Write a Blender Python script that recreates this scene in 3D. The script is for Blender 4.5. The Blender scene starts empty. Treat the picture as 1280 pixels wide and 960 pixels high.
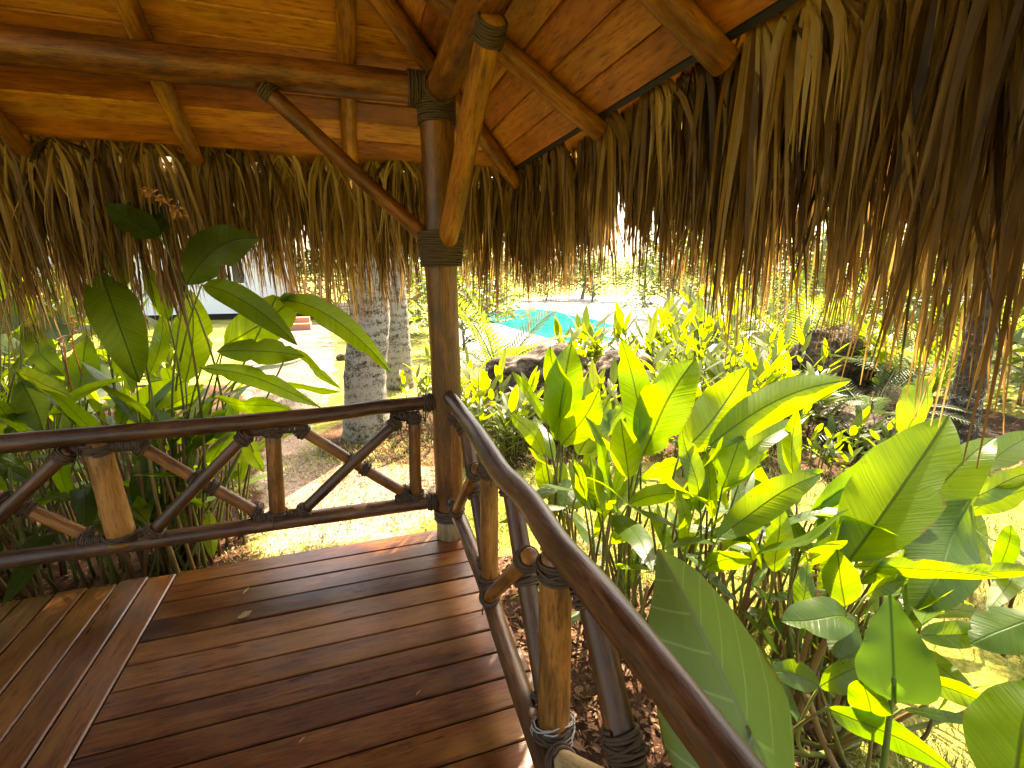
import bpy, math, random
from mathutils import Vector, Matrix, noise, Quaternion
V = Vector
rnd = random.Random(11)
sc = bpy.context.scene
col = sc.collection
R = math.radians
PI = math.pi
UP = V((0, 0, 1))

# ------------------------------------------------------------------ camera
F, PITCH, HEAD, CZ = 601.0, R(13.1), R(18.4), 1.6
cd = bpy.data.cameras.new('camera'); cam = bpy.data.objects.new('camera', cd); col.objects.link(cam)
cd.sensor_width = 36.0; cd.lens = 36.0 * F / 1280.0
cd.clip_start = 0.02; cd.clip_end = 2000
cam.location = (0, 0, CZ); cam.rotation_euler = (R(90) - PITCH, 0, -HEAD)
sc.camera = cam


def ray(x, y):
    xc = (x - 640) / F; yc = -(y - 480) / F
    f = math.cos(PITCH) + yc * math.sin(PITCH); z = -math.sin(PITCH) + yc * math.cos(PITCH)
    return V((f * math.sin(HEAD) + xc * math.cos(HEAD), f * math.cos(HEAD) - xc * math.sin(HEAD), z))


def at(x, y, d):
    """survey point: sight line through the photo at depth d (metres)"""
    return V((0, 0, CZ)) + ray(x, y) * d


def on(x, y, ax, v):
    r = ray(x, y); o = V((0, 0, CZ))
    return o + r * ((v - o[ax]) / r[ax])


GZ = -0.35
def gnd(x, y, z=GZ): return on(x, y, 2, z)


# ------------------------------------------------------------------ world / light
SUN_AZ, SUN_EL = R(38), R(53)
w = bpy.data.worlds.new('World'); sc.world = w; w.use_nodes = True
nt = w.node_tree; nt.nodes.clear()
sky = nt.nodes.new('ShaderNodeTexSky'); sky.sky_type = 'NISHITA'; sky.sun_disc = False
sky.sun_elevation = SUN_EL; sky.sun_rotation = SUN_AZ; sky.dust_density = 4.0; sky.ozone_density = 0.6; sky.air_density = 1.0
bg = nt.nodes.new('ShaderNodeBackground'); bg.inputs[1].default_value = 0.15
wo = nt.nodes.new('ShaderNodeOutputWorld')
nt.links.new(sky.outputs[0], bg.inputs[0]); nt.links.new(bg.outputs[0], wo.inputs[0])
sd = V((math.sin(SUN_AZ) * math.cos(SUN_EL), math.cos(SUN_AZ) * math.cos(SUN_EL), math.sin(SUN_EL)))
sl = bpy.data.lights.new('sun', 'SUN'); sl.energy = 4.3; sl.angle = R(0.5); sl.color = (1.0, 0.92, 0.76)
so = bpy.data.objects.new('sun', sl); col.objects.link(so); so.location = (20, 20, 30)
so.rotation_euler = (-sd).to_track_quat('-Z', 'Y').to_euler()
sc.view_settings.view_transform = 'Standard'; sc.view_settings.look = 'None'
sc.view_settings.exposure = 2.68
try:
    sc.view_settings.use_white_balance = True; sc.view_settings.white_balance_temperature = 7600; sc.view_settings.white_balance_tint = 12
except Exception: pass
sc.view_settings.look = 'None'; sc.view_settings.gamma = 1.0
sc.render.engine = 'CYCLES'
cy = sc.cycles
cy.use_denoising = True
try: cy.denoiser = 'OPENIMAGEDENOISE'
except Exception: pass
cy.max_bounces = 10; cy.diffuse_bounces = 6; cy.glossy_bounces = 4; cy.transmission_bounces = 6; cy.transparent_max_bounces = 8
cy.caustics_reflective = False; cy.caustics_refractive = False
cy.sample_clamp_indirect = 6.0


# ------------------------------------------------------------------ materials
class NT:
    def __init__(s, name):
        s.m = bpy.data.materials.new(name); s.m.use_nodes = True
        s.t = s.m.node_tree; s.t.nodes.clear()
        s.out = s.n('ShaderNodeOutputMaterial')

    def n(s, typ, **kw):
        x = s.t.nodes.new(typ)
        for k, v in kw.items(): setattr(x, k, v)
        return x

    def set(s, sock, v):
        if isinstance(v, bpy.types.NodeSocket): s.t.links.new(v, sock)
        elif v is not None: sock.default_value = v

    def math(s, op, a, b=0.0, c=None):
        x = s.n('ShaderNodeMath', operation=op); s.set(x.inputs[0], a); s.set(x.inputs[1], b)
        if c is not None: s.set(x.inputs[2], c)
        return x.outputs[0]

    def attr(s, name, f='Vector'):
        x = s.n('ShaderNodeAttribute'); x.attribute_name = name; return x.outputs[f]

    def noise(s, vec, scale, detail=4, rough=0.55, f='Fac', dist=0.0):
        x = s.n('ShaderNodeTexNoise'); s.set(x.inputs['Vector'], vec)
        x.inputs['Scale'].default_value = scale; x.inputs['Detail'].default_value = detail
        x.inputs['Roughness'].default_value = rough; x.inputs['Distortion'].default_value = dist
        return x.outputs[f]

    def scale(s, vec, k):
        x = s.n('ShaderNodeVectorMath', operation='MULTIPLY'); s.set(x.inputs[0], vec); x.inputs[1].default_value = k
        return x.outputs[0]

    def ramp(s, fac, stops):
        x = s.n('ShaderNodeValToRGB'); s.set(x.inputs[0], fac)
        e = x.color_ramp.elements
        while len(e) > 1: e.remove(e[-1])
        e[0].position, e[0].color = stops[0][0], (*stops[0][1], 1) if len(stops[0][1]) == 3 else stops[0][1]
        for p, c in stops[1:]:
            k = e.new(p); k.color = (*c, 1)
        return x.outputs[0]

    def mix(s, fac, a, b, mode='MIX'):
        x = s.n('ShaderNodeMix', data_type='RGBA', blend_type=mode)
        s.set(x.inputs[0], fac)
        s.set(x.inputs[6], (*a, 1) if isinstance(a, tuple) and len(a) == 3 else a)
        s.set(x.inputs[7], (*b, 1) if isinstance(b, tuple) and len(b) == 3 else b)
        return x.outputs[2]

    def bump(s, h, strength=0.3, dist=0.01):
        x = s.n('ShaderNodeBump'); s.set(x.inputs['Height'], h)
        x.inputs['Strength'].default_value = strength; x.inputs['Distance'].default_value = dist
        return x.outputs[0]

    def prin(s, colr, rough=0.6, spec=0.5, normal=None, coat=0.0, coat_r=0.1, metal=0.0):
        x = s.n('ShaderNodeBsdfPrincipled')
        s.set(x.inputs['Base Color'], (*colr, 1) if isinstance(colr, tuple) and len(colr) == 3 else colr)
        s.set(x.inputs['Roughness'], rough); s.set(x.inputs['Specular IOR Level'], spec)
        if normal is not None: s.set(x.inputs['Normal'], normal)
        x.inputs['Coat Weight'].default_value = coat; x.inputs['Coat Roughness'].default_value = coat_r
        x.inputs['Metallic'].default_value = metal
        return x.outputs[0]

    def done(s, sh):
        s.t.links.new(sh, s.out.inputs[0]); return s.m


def wood_mat(name, c0, c1, c2, rough=0.45, coat=0.0, gscale=34.0, knots=True, rvar=0.15, wear=None, spec=0.4, bump=0.35, blotch=0.0):
    n = NT(name)
    g = n.attr('gc'); tone = n.attr('tone', 'Fac')
    wg = n.noise(n.scale(g, (1, 1, 1.6)), 5.0, 2, 0.5, 'Color')
    ad = n.n('ShaderNodeVectorMath', operation='MULTIPLY_ADD'); n.set(ad.inputs[0], wg); ad.inputs[1].default_value = (0.035,) * 3; n.set(ad.inputs[2], g)
    gd = ad.outputs[0]
    fine = n.noise(gd, gscale * 4.0, 5, 0.65)
    mid = n.noise(gd, gscale * 1.1, 4, 0.6)
    broad = n.noise(n.scale(g, (1, 1, 2.5)), gscale * 0.22, 3, 0.55)
    f = n.math('ADD', n.math('MULTIPLY', fine, 0.40), n.math('MULTIPLY', mid, 0.45))
    f = n.math('ADD', f, n.math('MULTIPLY', broad, 0.40))
    f = n.math('ADD', f, n.math('MULTIPLY', n.math('SUBTRACT', tone, 0.5), 0.40))
    c = n.ramp(f, [(0.42, c0), (0.64, c1), (0.84, c2)])
    dark = n.ramp(fine, [(0.34, (0.45,) * 3), (0.46, (1, 1, 1))])
    c = n.mix(0.8, c, dark, 'MULTIPLY')
    if knots:
        vo = n.n('ShaderNodeTexVoronoi'); n.set(vo.inputs['Vector'], n.scale(gd, (1, 1, 2.6))); vo.inputs['Scale'].default_value = 3.6
        k = n.ramp(vo.outputs['Distance'], [(0.035, (1, 1, 1)), (0.10, (0, 0, 0))])
        c = n.mix(n.math('MULTIPLY', k, 0.85), c, tuple(x * 0.2 for x in c0))
    if wear:
        wn = n.noise(n.scale(g, (1, 1, 4)), 7.0, 4, 0.65)
        c = n.mix(n.ramp(wn, [(0.48, (0, 0, 0)), (0.68, (0.6,) * 3)]), c, wear)
    if blotch:
        bl = n.ramp(n.noise(n.scale(g, (1, 1, 3)), 9.0, 5, 0.7), [(0.40, (1 - blotch,) * 3), (0.56, (1, 1, 1))])
        c = n.mix(1.0, c, bl, 'MULTIPLY')
    rg = n.math('ADD', n.math('MULTIPLY', n.math('ADD', broad, n.math('MULTIPLY', fine, 0.5)), rvar), rough - rvar * 0.75)
    return n.done(n.prin(c, rg, spec, n.bump(f, bump, 0.006), coat, 0.25))


M = {}
M['log'] = wood_mat('log_wood', (0.13, 0.038, 0.006), (0.32, 0.115, 0.016), (0.50, 0.225, 0.04), 0.46, blotch=0.55)
M['logmid'] = wood_mat('baluster_wood', (0.085, 0.026, 0.005), (0.21, 0.073, 0.012), (0.36, 0.155, 0.032), 0.46, blotch=0.55)
M['logdark'] = wood_mat('rail_wood', (0.045, 0.017, 0.007), (0.115, 0.046, 0.016), (0.27, 0.135, 0.055), 0.42, coat=0.06, spec=0.35, blotch=0.5)
M['post'] = wood_mat('post_wood', (0.045, 0.015, 0.003), (0.115, 0.039, 0.007), (0.23, 0.095, 0.018), 0.45, blotch=0.5)
M['plank'] = wood_mat('ceiling_plank', (0.22, 0.056, 0.009), (0.42, 0.135, 0.021), (0.58, 0.245, 0.05), 0.5, gscale=26, blotch=0.3)
M['deck'] = wood_mat('deck_board', (0.050, 0.013, 0.003), (0.125, 0.036, 0.007), (0.23, 0.085, 0.020), 0.31, gscale=26, knots=False, rvar=0.22, wear=(0.19, 0.085, 0.016), spec=0.34, blotch=0.3)
M['stump'] = wood_mat('bare_timber', (0.16, 0.10, 0.04), (0.30, 0.20, 0.09), (0.42, 0.30, 0.15), 0.6)


def simple(name, c, rough=0.6, var=0.25, scale=20, bump=0.2, spec=0.4, metal=0.0):
    n = NT(name); tc = n.n('ShaderNodeTexCoord').outputs['Object']
    f = n.noise(tc, scale, 5, 0.6)
    cc = n.mix(f, tuple(x * (1 - var) for x in c), tuple(min(1, x * (1 + var)) for x in c))
    return n.done(n.prin(cc, rough, spec, n.bump(f, bump, 0.01), metal=metal))


M['rope'] = simple('rope', (0.062, 0.036, 0.019), 0.75, 0.4, 60)
M['black'] = simple('lining_shade_black', (0.012, 0.011, 0.010), 0.5)
M['wire'] = simple('grey_wire', (0.35, 0.33, 0.3), 0.4)
M['white_wall'] = simple('white_wall', (0.74, 0.75, 0.74), 0.8, 0.06, 3)
M['glass'] = simple('window_glass', (0.03, 0.035, 0.04), 0.08, 0.1, 2, 0.0, 0.8)
M['grey_roof'] = simple('old_thatch', (0.22, 0.17, 0.11), 0.9, 0.4, 9, 0.6)
M['orange_wood'] = simple('orange_wood', (0.38, 0.19, 0.07), 0.6, 0.3, 8)
M['paving'] = simple('pale_paving', (0.27, 0.245, 0.225), 0.8, 0.15, 2.5)
M['metal'] = simple('steel', (0.5, 0.5, 0.5), 0.3, 0.1, 5, 0.0, 0.5, 0.9)
M['lounger'] = simple('lounger_cloth', (0.36, 0.33, 0.33), 0.8, 0.1, 9)
M['flower'] = simple('orange_bract', (0.55, 0.16, 0.04), 0.5, 0.3, 30)
M['bract'] = simple('withered_orange_bract', (0.33, 0.15, 0.05), 0.7, 0.5, 60)
M['dry'] = simple('dry_leaf', (0.15, 0.075, 0.032), 0.8, 0.8, 9)
M['brick'] = simple('brick_step', (0.42, 0.22, 0.14), 0.8, 0.2, 9)


def leaf_mat(name, base, trans, glow=0.55, vein=0.016, veinmul=1.0, rough=0.38, midc=None, midw=0.035, spec=0.5, slope=0.8, hvar=0.35, lines=0.0):
    n = NT(name); g = n.attr('gc')
    sp = n.n('ShaderNodeSeparateXYZ'); n.set(sp.inputs[0], g)
    u, v, r = sp.outputs
    av = n.math('ABSOLUTE', v)
    hw = n.attr('hw', 'Fac')
    s = n.math('SUBTRACT', u, n.math('MULTIPLY', av, slope))
    cx = n.n('ShaderNodeCombineXYZ'); n.set(cx.inputs[0], n.math('MULTIPLY', s, 1.0 / vein)); n.set(cx.inputs[1], n.math('MULTIPLY_ADD', n.math('SIGN', v), 7.3, n.math('MULTIPLY', av, 3.0))); n.set(cx.inputs[2], r)
    wv = n.ramp(n.noise(cx.outputs[0], 1.0, 3, 0.6), [(0.36, (0, 0, 0)), (0.64, (1, 1, 1))])
    blot = n.noise(g, 9.0, 4, 0.6)
    tone = n.attr('tone', 'Fac')
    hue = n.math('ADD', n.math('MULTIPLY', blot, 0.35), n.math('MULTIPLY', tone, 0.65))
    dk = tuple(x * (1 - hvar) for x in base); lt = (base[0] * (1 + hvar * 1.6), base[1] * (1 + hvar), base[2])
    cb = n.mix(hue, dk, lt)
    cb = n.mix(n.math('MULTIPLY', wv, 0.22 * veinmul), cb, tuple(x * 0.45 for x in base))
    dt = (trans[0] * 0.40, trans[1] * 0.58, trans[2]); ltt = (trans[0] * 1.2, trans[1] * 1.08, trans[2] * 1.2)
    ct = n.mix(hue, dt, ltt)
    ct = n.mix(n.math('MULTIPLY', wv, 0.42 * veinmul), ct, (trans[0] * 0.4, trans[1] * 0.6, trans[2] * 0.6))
    mid = n.ramp(n.math('DIVIDE', av, n.math('MULTIPLY', hw, 1.0)), [(midw * 0.6, (1, 1, 1)), (midw * 1.5, (0, 0, 0))])
    mc = midc or (base[0] * 1.5, base[1] * 1.3, base[2])
    cb = n.mix(mid, cb, mc)
    ct = n.mix(mid, ct, tuple(x * 0.22 for x in trans))
    if lines:
        lf = n.math('ABSOLUTE', n.math('SUBTRACT', n.math('FRACT', n.math('ADD', n.math('DIVIDE', n.math('ADD', s, n.math('MULTIPLY', n.math('MULTIPLY', av, av), -1.6)), lines), n.math('MULTIPLY', n.math('SIGN', v), 0.2))), 0.5))
        ln = n.ramp(lf, [(0.012, (1, 1, 1)), (0.055, (0, 0, 0))])
        cb = n.mix(n.math('MULTIPLY', ln, 0.8), cb, mc); mid = n.math('MAXIMUM', mid, n.math('MULTIPLY', ln, .6))
    spot = n.ramp(n.noise(g, 48.0, 3, 0.6), [(0.66, (0, 0, 0)), (0.72, (1, 1, 1))])
    spot = n.math('MULTIPLY', spot, n.ramp(n.noise(g, 5.0, 2, 0.5), [(0.48, (0, 0, 0)), (0.60, (1, 1, 1))]))
    eb = n.ramp(n.math('ADD', n.math('DIVIDE', av, hw), n.math('MULTIPLY', n.math('SUBTRACT', n.noise(g, 14.0, 4, 0.7), 0.62), 0.9)), [(0.86, (0, 0, 0)), (0.96, (1, 1, 1))])
    dmg = n.math('MAXIMUM', n.math('MULTIPLY', spot, 0.55), n.math('MULTIPLY', eb, 0.8))
    cb = n.mix(dmg, cb, (0.13, 0.075, 0.022)); ct = n.mix(dmg, ct, (0.16, 0.085, 0.01))
    nb = n.bump(n.math('ADD', n.math('MULTIPLY', wv, 0.5), n.math('MULTIPLY', mid, -1.0)), 0.35 * veinmul, 0.004)
    p = n.prin(cb, rough, spec, nb)
    tr = n.n('ShaderNodeBsdfTranslucent'); n.set(tr.inputs[0], ct); n.set(tr.inputs['Normal'], nb)
    mx = n.n('ShaderNodeMixShader'); mx.inputs[0].default_value = glow
    n.t.links.new(p, mx.inputs[1]); n.t.links.new(tr.outputs[0], mx.inputs[2])
    return n.done(mx.outputs[0])


M['leaf'] = leaf_mat('broad_leaf', (0.045, 0.105, 0.010), (0.33, 0.45, 0.004), glow=0.60, rough=0.37, vein=0.012, veinmul=1.25, spec=0.45)
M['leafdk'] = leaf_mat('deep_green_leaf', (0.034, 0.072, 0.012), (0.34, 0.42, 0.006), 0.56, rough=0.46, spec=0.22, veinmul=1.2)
M['ear'] = leaf_mat('elephant_ear_leaf', (0.120, 0.200, 0.095), (0.26, 0.40, 0.04), 0.28, vein=0.09, veinmul=0.10, rough=0.36, midc=(0.34, 0.44, 0.22), midw=0.035, hvar=0.2, lines=0.085, slope=0.55, spec=0.6)
M['earunder'] = leaf_mat('elephant_ear_underside', (0.05, 0.11, 0.02), (0.11, 0.22, 0.008), 0.45, vein=0.06, veinmul=0.25, rough=0.5, spec=0.25)
M['leaffar'] = leaf_mat('garden_leaf', (0.08, 0.12, 0.015), (0.40, 0.48, 0.005), 0.5, vein=0.03, veinmul=0.5)
M['frond'] = leaf_mat('palm_leaflet', (0.055, 0.10, 0.02), (0.34, 0.44, 0.02), 0.45, vein=0.05, veinmul=0.2)
M['cycad'] = leaf_mat('cycad_leaflet', (0.04, 0.075, 0.035), (0.18, 0.26, 0.05), 0.3, vein=0.05, veinmul=0.2)
M['treeleaf'] = leaf_mat('tree_leaf', (0.05, 0.085, 0.02), (0.30, 0.38, 0.02), 0.45, vein=0.05, veinmul=0.1)


def thatch_mat():
    n = NT('dry_palm_thatch'); g = n.attr('gc'); tone = n.attr('tone', 'Fac')
    f = n.noise(n.scale(g, (1, 1, 0.06)), 260, 4, 0.6)
    b = n.noise(g, 7, 3, 0.6)
    k = n.math('ADD', n.math('MULTIPLY', tone, 0.7), n.math('MULTIPLY', f, 0.22))
    k = n.math('ADD', k, n.math('MULTIPLY', n.math('SUBTRACT', b, 0.5), 0.35))
    c = n.ramp(k, [(0.05, (0.032, 0.015, 0.005)), (0.32, (0.19, 0.100, 0.028)), (0.60, (0.42, 0.26, 0.078)), (0.95, (0.66, 0.48, 0.19))])
    p = n.prin(c, 0.55, 0.35, n.bump(f, 0.3, 0.003))
    tr = n.n('ShaderNodeBsdfTranslucent'); n.set(tr.inputs[0], n.mix(1.0, c, (1.0, 0.93, 0.80), 'MULTIPLY'))
    mx = n.n('ShaderNodeMixShader'); mx.inputs[0].default_value = 0.48
    n.t.links.new(p, mx.inputs[1]); n.t.links.new(tr.outputs[0], mx.inputs[2])
    return n.done(mx.outputs[0])


M['thatch'] = thatch_mat()


def stem_mat(name, c0, c1, c2):
    n = NT(name); g = n.attr('gc'); tone = n.attr('tone', 'Fac')
    f = n.noise(n.scale(g, (1, 1, 0.5)), 40, 4, 0.6)
    k = n.math('ADD', n.math('MULTIPLY', f, 0.6), n.math('MULTIPLY', tone, 0.4))
    return n.done(n.prin(n.ramp(k, [(0.25, c0), (0.5, c1), (0.8, c2)]), 0.5, 0.4))


M['stem'] = stem_mat('green_stem', (0.10, 0.07, 0.02), (0.12, 0.14, 0.025), (0.20, 0.22, 0.05))
M['greenstalk'] = stem_mat('green_stalk', (0.07, 0.12, 0.015), (0.11, 0.18, 0.02), (0.16, 0.24, 0.04))
M['cane'] = stem_mat('brown_cane', (0.07, 0.028, 0.012), (0.16, 0.075, 0.025), (0.24, 0.17, 0.05))


def trunk_mat(dk=0.0):
    n = NT('lichen_bark'); tc = n.n('ShaderNodeTexCoord').outputs['Object']
    a = n.noise(tc, 22, 6, 0.7); big = n.noise(tc, 2.2, 3, 0.6)
    q = n.math('ADD', n.math('MULTIPLY', n.noise(tc, 11, 8, 0.8), 0.5), n.math('MULTIPLY', n.noise(tc, 60, 4, 0.7), 0.5))
    q = n.math('ADD', n.math('SUBTRACT', 0.93, q), n.math('MULTIPLY', n.math('SUBTRACT', big, 0.5), 0.35))
    rings = n.n('ShaderNodeTexWave', wave_type='BANDS', bands_direction='Z'); n.set(rings.inputs['Vector'], tc); rings.inputs['Scale'].default_value = 2.6; rings.inputs['Distortion'].default_value = 3.0; rings.inputs['Detail'].default_value = 3
    q = n.math('ADD', q, n.math('MULTIPLY', rings.outputs['Fac'], 0.06))
    sp = n.ramp(q, [(0.44 - dk * .5, (1, 1, 1)), (0.50 - dk * .5, (0, 0, 0))])
    c = n.ramp(a, [(0.36, (0.035, 0.028, 0.018)), (0.50, (0.13, 0.105, 0.07)), (0.62, (0.30, 0.26, 0.20))] if not dk else [(0.36, (0.012, 0.010, 0.008)), (0.62, (0.07, 0.055, 0.04))])
    c = n.mix(n.math('MULTIPLY', sp, 0.9), c, (0.36, 0.335, 0.28))
    return n.done(n.prin(c, 0.85, 0.2, n.bump(a, 0.8, 0.025)))


M['trunk'] = trunk_mat(); M['trunkshade'] = trunk_mat(0.22)  # second bark is a darker copy with shade painted into its colour


def rock_mat():
    n = NT('weathered_rock'); tc = n.n('ShaderNodeTexCoord').outputs['Object']
    a = n.noise(n.scale(tc, (1, 1, 2.2)), 4, 8, 0.72, dist=0.6); b = n.noise(tc, 22, 5, 0.7)
    k = n.math('ADD', n.math('MULTIPLY', a, 0.7), n.math('MULTIPLY', b, 0.3))
    c = n.ramp(k, [(0.40, (0.012, 0.008, 0.005)), (0.50, (0.075, 0.050, 0.032)), (0.58, (0.20, 0.145, 0.10)), (0.70, (0.42, 0.33, 0.26))])
    return n.done(n.prin(c, 0.85, 0.25, n.bump(k, 0.9, 0.06)))


M['rock'] = rock_mat()


def ground_mat(name, cols, sc1, sc2, bump=0.5, rough=0.9):
    n = NT(name); tc = n.n('ShaderNodeTexCoord').outputs['Object']
    a = n.noise(tc, sc1, 5, 0.6); b = n.noise(tc, sc2, 6, 0.7)
    k = n.math('ADD', n.math('MULTIPLY', a, 0.55), n.math('MULTIPLY', b, 0.45))
    return n.done(n.prin(n.ramp(k, cols), rough, 0.2, n.bump(b, bump, 0.03)))


M['lawn'] = ground_mat('lawn', [(0.36, (0.10, 0.12, 0.015)), (0.48, (0.17, 0.17, 0.03)), (0.56, (0.24, 0.20, 0.06)), (0.66, (0.32, 0.23, 0.11))], 1.1, 35)
M['soil'] = ground_mat('soil', [(0.36, (0.028, 0.012, 0.007)), (0.50, (0.085, 0.036, 0.018)), (0.64, (0.17, 0.085, 0.045))], 2.5, 45, 0.9)
M['sand'] = ground_mat('sandy_path', [(0.38, (0.07, 0.045, 0.034)), (0.5, (0.17, 0.115, 0.09)), (0.62, (0.27, 0.20, 0.16))], 1.5, 40, 0.5)
def blend_ground():
    n = NT('garden_ground'); tc = n.n('ShaderNodeTexCoord').outputs['Object']
    a = n.noise(tc, 1.1, 5, 0.6); b = n.noise(tc, 38, 6, 0.72); e = n.noise(tc, 4.5, 5, 0.7)
    k = n.math('ADD', n.math('MULTIPLY', a, 0.5), n.math('MULTIPLY', b, 0.5))
    lawn = n.ramp(k, [(0.37, (0.065, 0.078, 0.008)), (0.46, (0.17, 0.175, 0.022)), (0.54, (0.29, 0.26, 0.055)), (0.65, (0.40, 0.31, 0.13))])
    sand = n.ramp(k, [(0.38, (0.12, 0.07, 0.05)), (0.49, (0.34, 0.23, 0.165)), (0.60, (0.50, 0.39, 0.29))])
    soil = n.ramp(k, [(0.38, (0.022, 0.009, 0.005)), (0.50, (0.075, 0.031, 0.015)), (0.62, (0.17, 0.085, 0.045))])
    def edge(m, w=0.9):
        q = n.math('ADD', m, n.math('MULTIPLY', n.math('SUBTRACT', n.math('ADD', n.math('MULTIPLY', e, .6), n.math('MULTIPLY', b, .4)), 0.5), w * 1.6))
        return n.ramp(q, [(0.42, (0, 0, 0)), (0.58, (1, 1, 1))])
    c = n.mix(edge(n.attr('tone', 'Fac'), 1.1), lawn, sand)
    c = n.mix(edge(n.attr('hw', 'Fac'), .7), c, soil)  # soil colour also carries the painted tree shade at right
    return n.done(n.prin(c, 0.9, 0.15, n.bump(b, 0.9, 0.03)))


M['ground'] = blend_ground()
M['grass'] = stem_mat('grass_blade', (0.16, 0.17, 0.02), (0.31, 0.31, 0.04), (0.48, 0.42, 0.11))


def water_mat(name, c, rough=0.18):
    n = NT(name); tc = n.n('ShaderNodeTexCoord').outputs['Object']
    a = n.noise(tc, 2.2, 3, 0.6)
    bp = n.bump(a, 0.15, 0.05)
    d = n.n('ShaderNodeBsdfDiffuse'); n.set(d.inputs[0], n.mix(n.ramp(n.noise(tc, 1.1, 5, 0.7, dist=1.5), [(0.4, (0, 0, 0)), (0.62, (1, 1, 1))]), tuple(x * 0.75 for x in c), tuple(min(1, x * 1.35) for x in c)))
    g = n.n('ShaderNodeBsdfGlossy'); g.inputs['Roughness'].default_value = 0.1; n.set(g.inputs['Normal'], bp)
    mx = n.n('ShaderNodeMixShader'); mx.inputs[0].default_value = 0.06
    n.t.links.new(d.outputs[0], mx.inputs[1]); n.t.links.new(g.outputs[0], mx.inputs[2])
    return n.done(mx.outputs[0])


M['pool'] = water_mat('pool_water', (0.002, 0.095, 0.09))

# ------------------------------------------------------------------ mesh helpers
ORG = {}


class MB:
    def __init__(s):
        s.v = []; s.f = []; s.g = []; s.t = []; s.h = []; s.mi = []; s.smooth = []

    def add(s, p, g=(0, 0, 0), t=0.5, h=0.05):
        s.v.append(tuple(p)); s.g.append(tuple(g)); s.t.append(t); s.h.append(h); return len(s.v) - 1

    def face(s, idx, sm=True, mi=0):
        s.f.append(tuple(idx)); s.smooth.append(sm); s.mi.append(mi)

    def build(s, name, mat, parent=None, **props):
        o0 = V(ORG[parent.name]) if parent is not None else V((0, 0, 0))
        me = bpy.data.meshes.new(name)
        me.from_pydata([tuple(V(p) - o0) for p in s.v], [], s.f)
        a = me.attributes.new('gc', 'FLOAT_VECTOR', 'POINT'); a.data.foreach_set('vector', [c for g in s.g for c in g])
        a = me.attributes.new('tone', 'FLOAT', 'POINT'); a.data.foreach_set('value', s.t)
        a = me.attributes.new('hw', 'FLOAT', 'POINT'); a.data.foreach_set('value', s.h)
        me.polygons.foreach_set('use_smooth', s.smooth)
        for m in (mat if isinstance(mat, (list, tuple)) else [mat]): me.materials.append(m)
        me.polygons.foreach_set('material_index', s.mi)
        me.update()
        o = bpy.data.objects.new(name, me); col.objects.link(o)
        if parent is not None:
            o.parent = parent; ORG[o.name] = tuple(o0)
        else:
            ORG[o.name] = (0, 0, 0)
        for k, v in props.items(): o[k] = v
        return o


def thing(name, label, cat, loc, group=None):
    o = bpy.data.objects.new(name, None); col.objects.link(o); o.location = loc
    o.empty_display_size = 0.1
    o['label'] = label; o['category'] = cat
    if group: o['group'] = group
    ORG[o.name] = tuple(loc); return o


def tag(o, label, cat, group=None):
    o['label'] = label; o['category'] = cat
    if group: o['group'] = group
    return o


def structure(o): o['kind'] = 'structure'; return o


def recentre(o):
    """put the origin of a one-mesh thing at its base"""
    me = o.data; n = len(me.vertices)
    xs = [v.co for v in me.vertices]
    c = V((sum(v.x for v in xs) / n, sum(v.y for v in xs) / n, min(v.z for v in xs)))
    me.transform(Matrix.Translation(-c)); o.location = c
    return o


def copy_tree(o, loc, rz=0.0, s=1.0):
    c = o.copy(); col.objects.link(c); c.location = loc; c.rotation_euler = (0, 0, rz); c.scale = (s, s, s)
    for ch in o.children:
        d = ch.copy(); col.objects.link(d); d.parent = c
        for g in ch.children:
            e = g.copy(); col.objects.link(e); e.parent = d
    return c


def spline(pts, n):
    """Catmull-Rom through pts -> n+1 samples"""
    pts = [V(p) for p in pts]
    if len(pts) == 2: return [pts[0].lerp(pts[1], i / n) for i in range(n + 1)]
    P = [pts[0] * 2 - pts[1]] + pts + [pts[-1] * 2 - pts[-2]]
    out = []
    m = len(pts) - 1
    for i in range(n + 1):
        t = i / n * m; k = min(int(t), m - 1); t -= k
        a, b, c, d = P[k:k + 4]
        out.append(0.5 * ((2 * b) + (c - a) * t + (2 * a - 5 * b + 4 * c - d) * t * t + (3 * b - a - 3 * c + d) * t ** 3))
    return out


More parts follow.
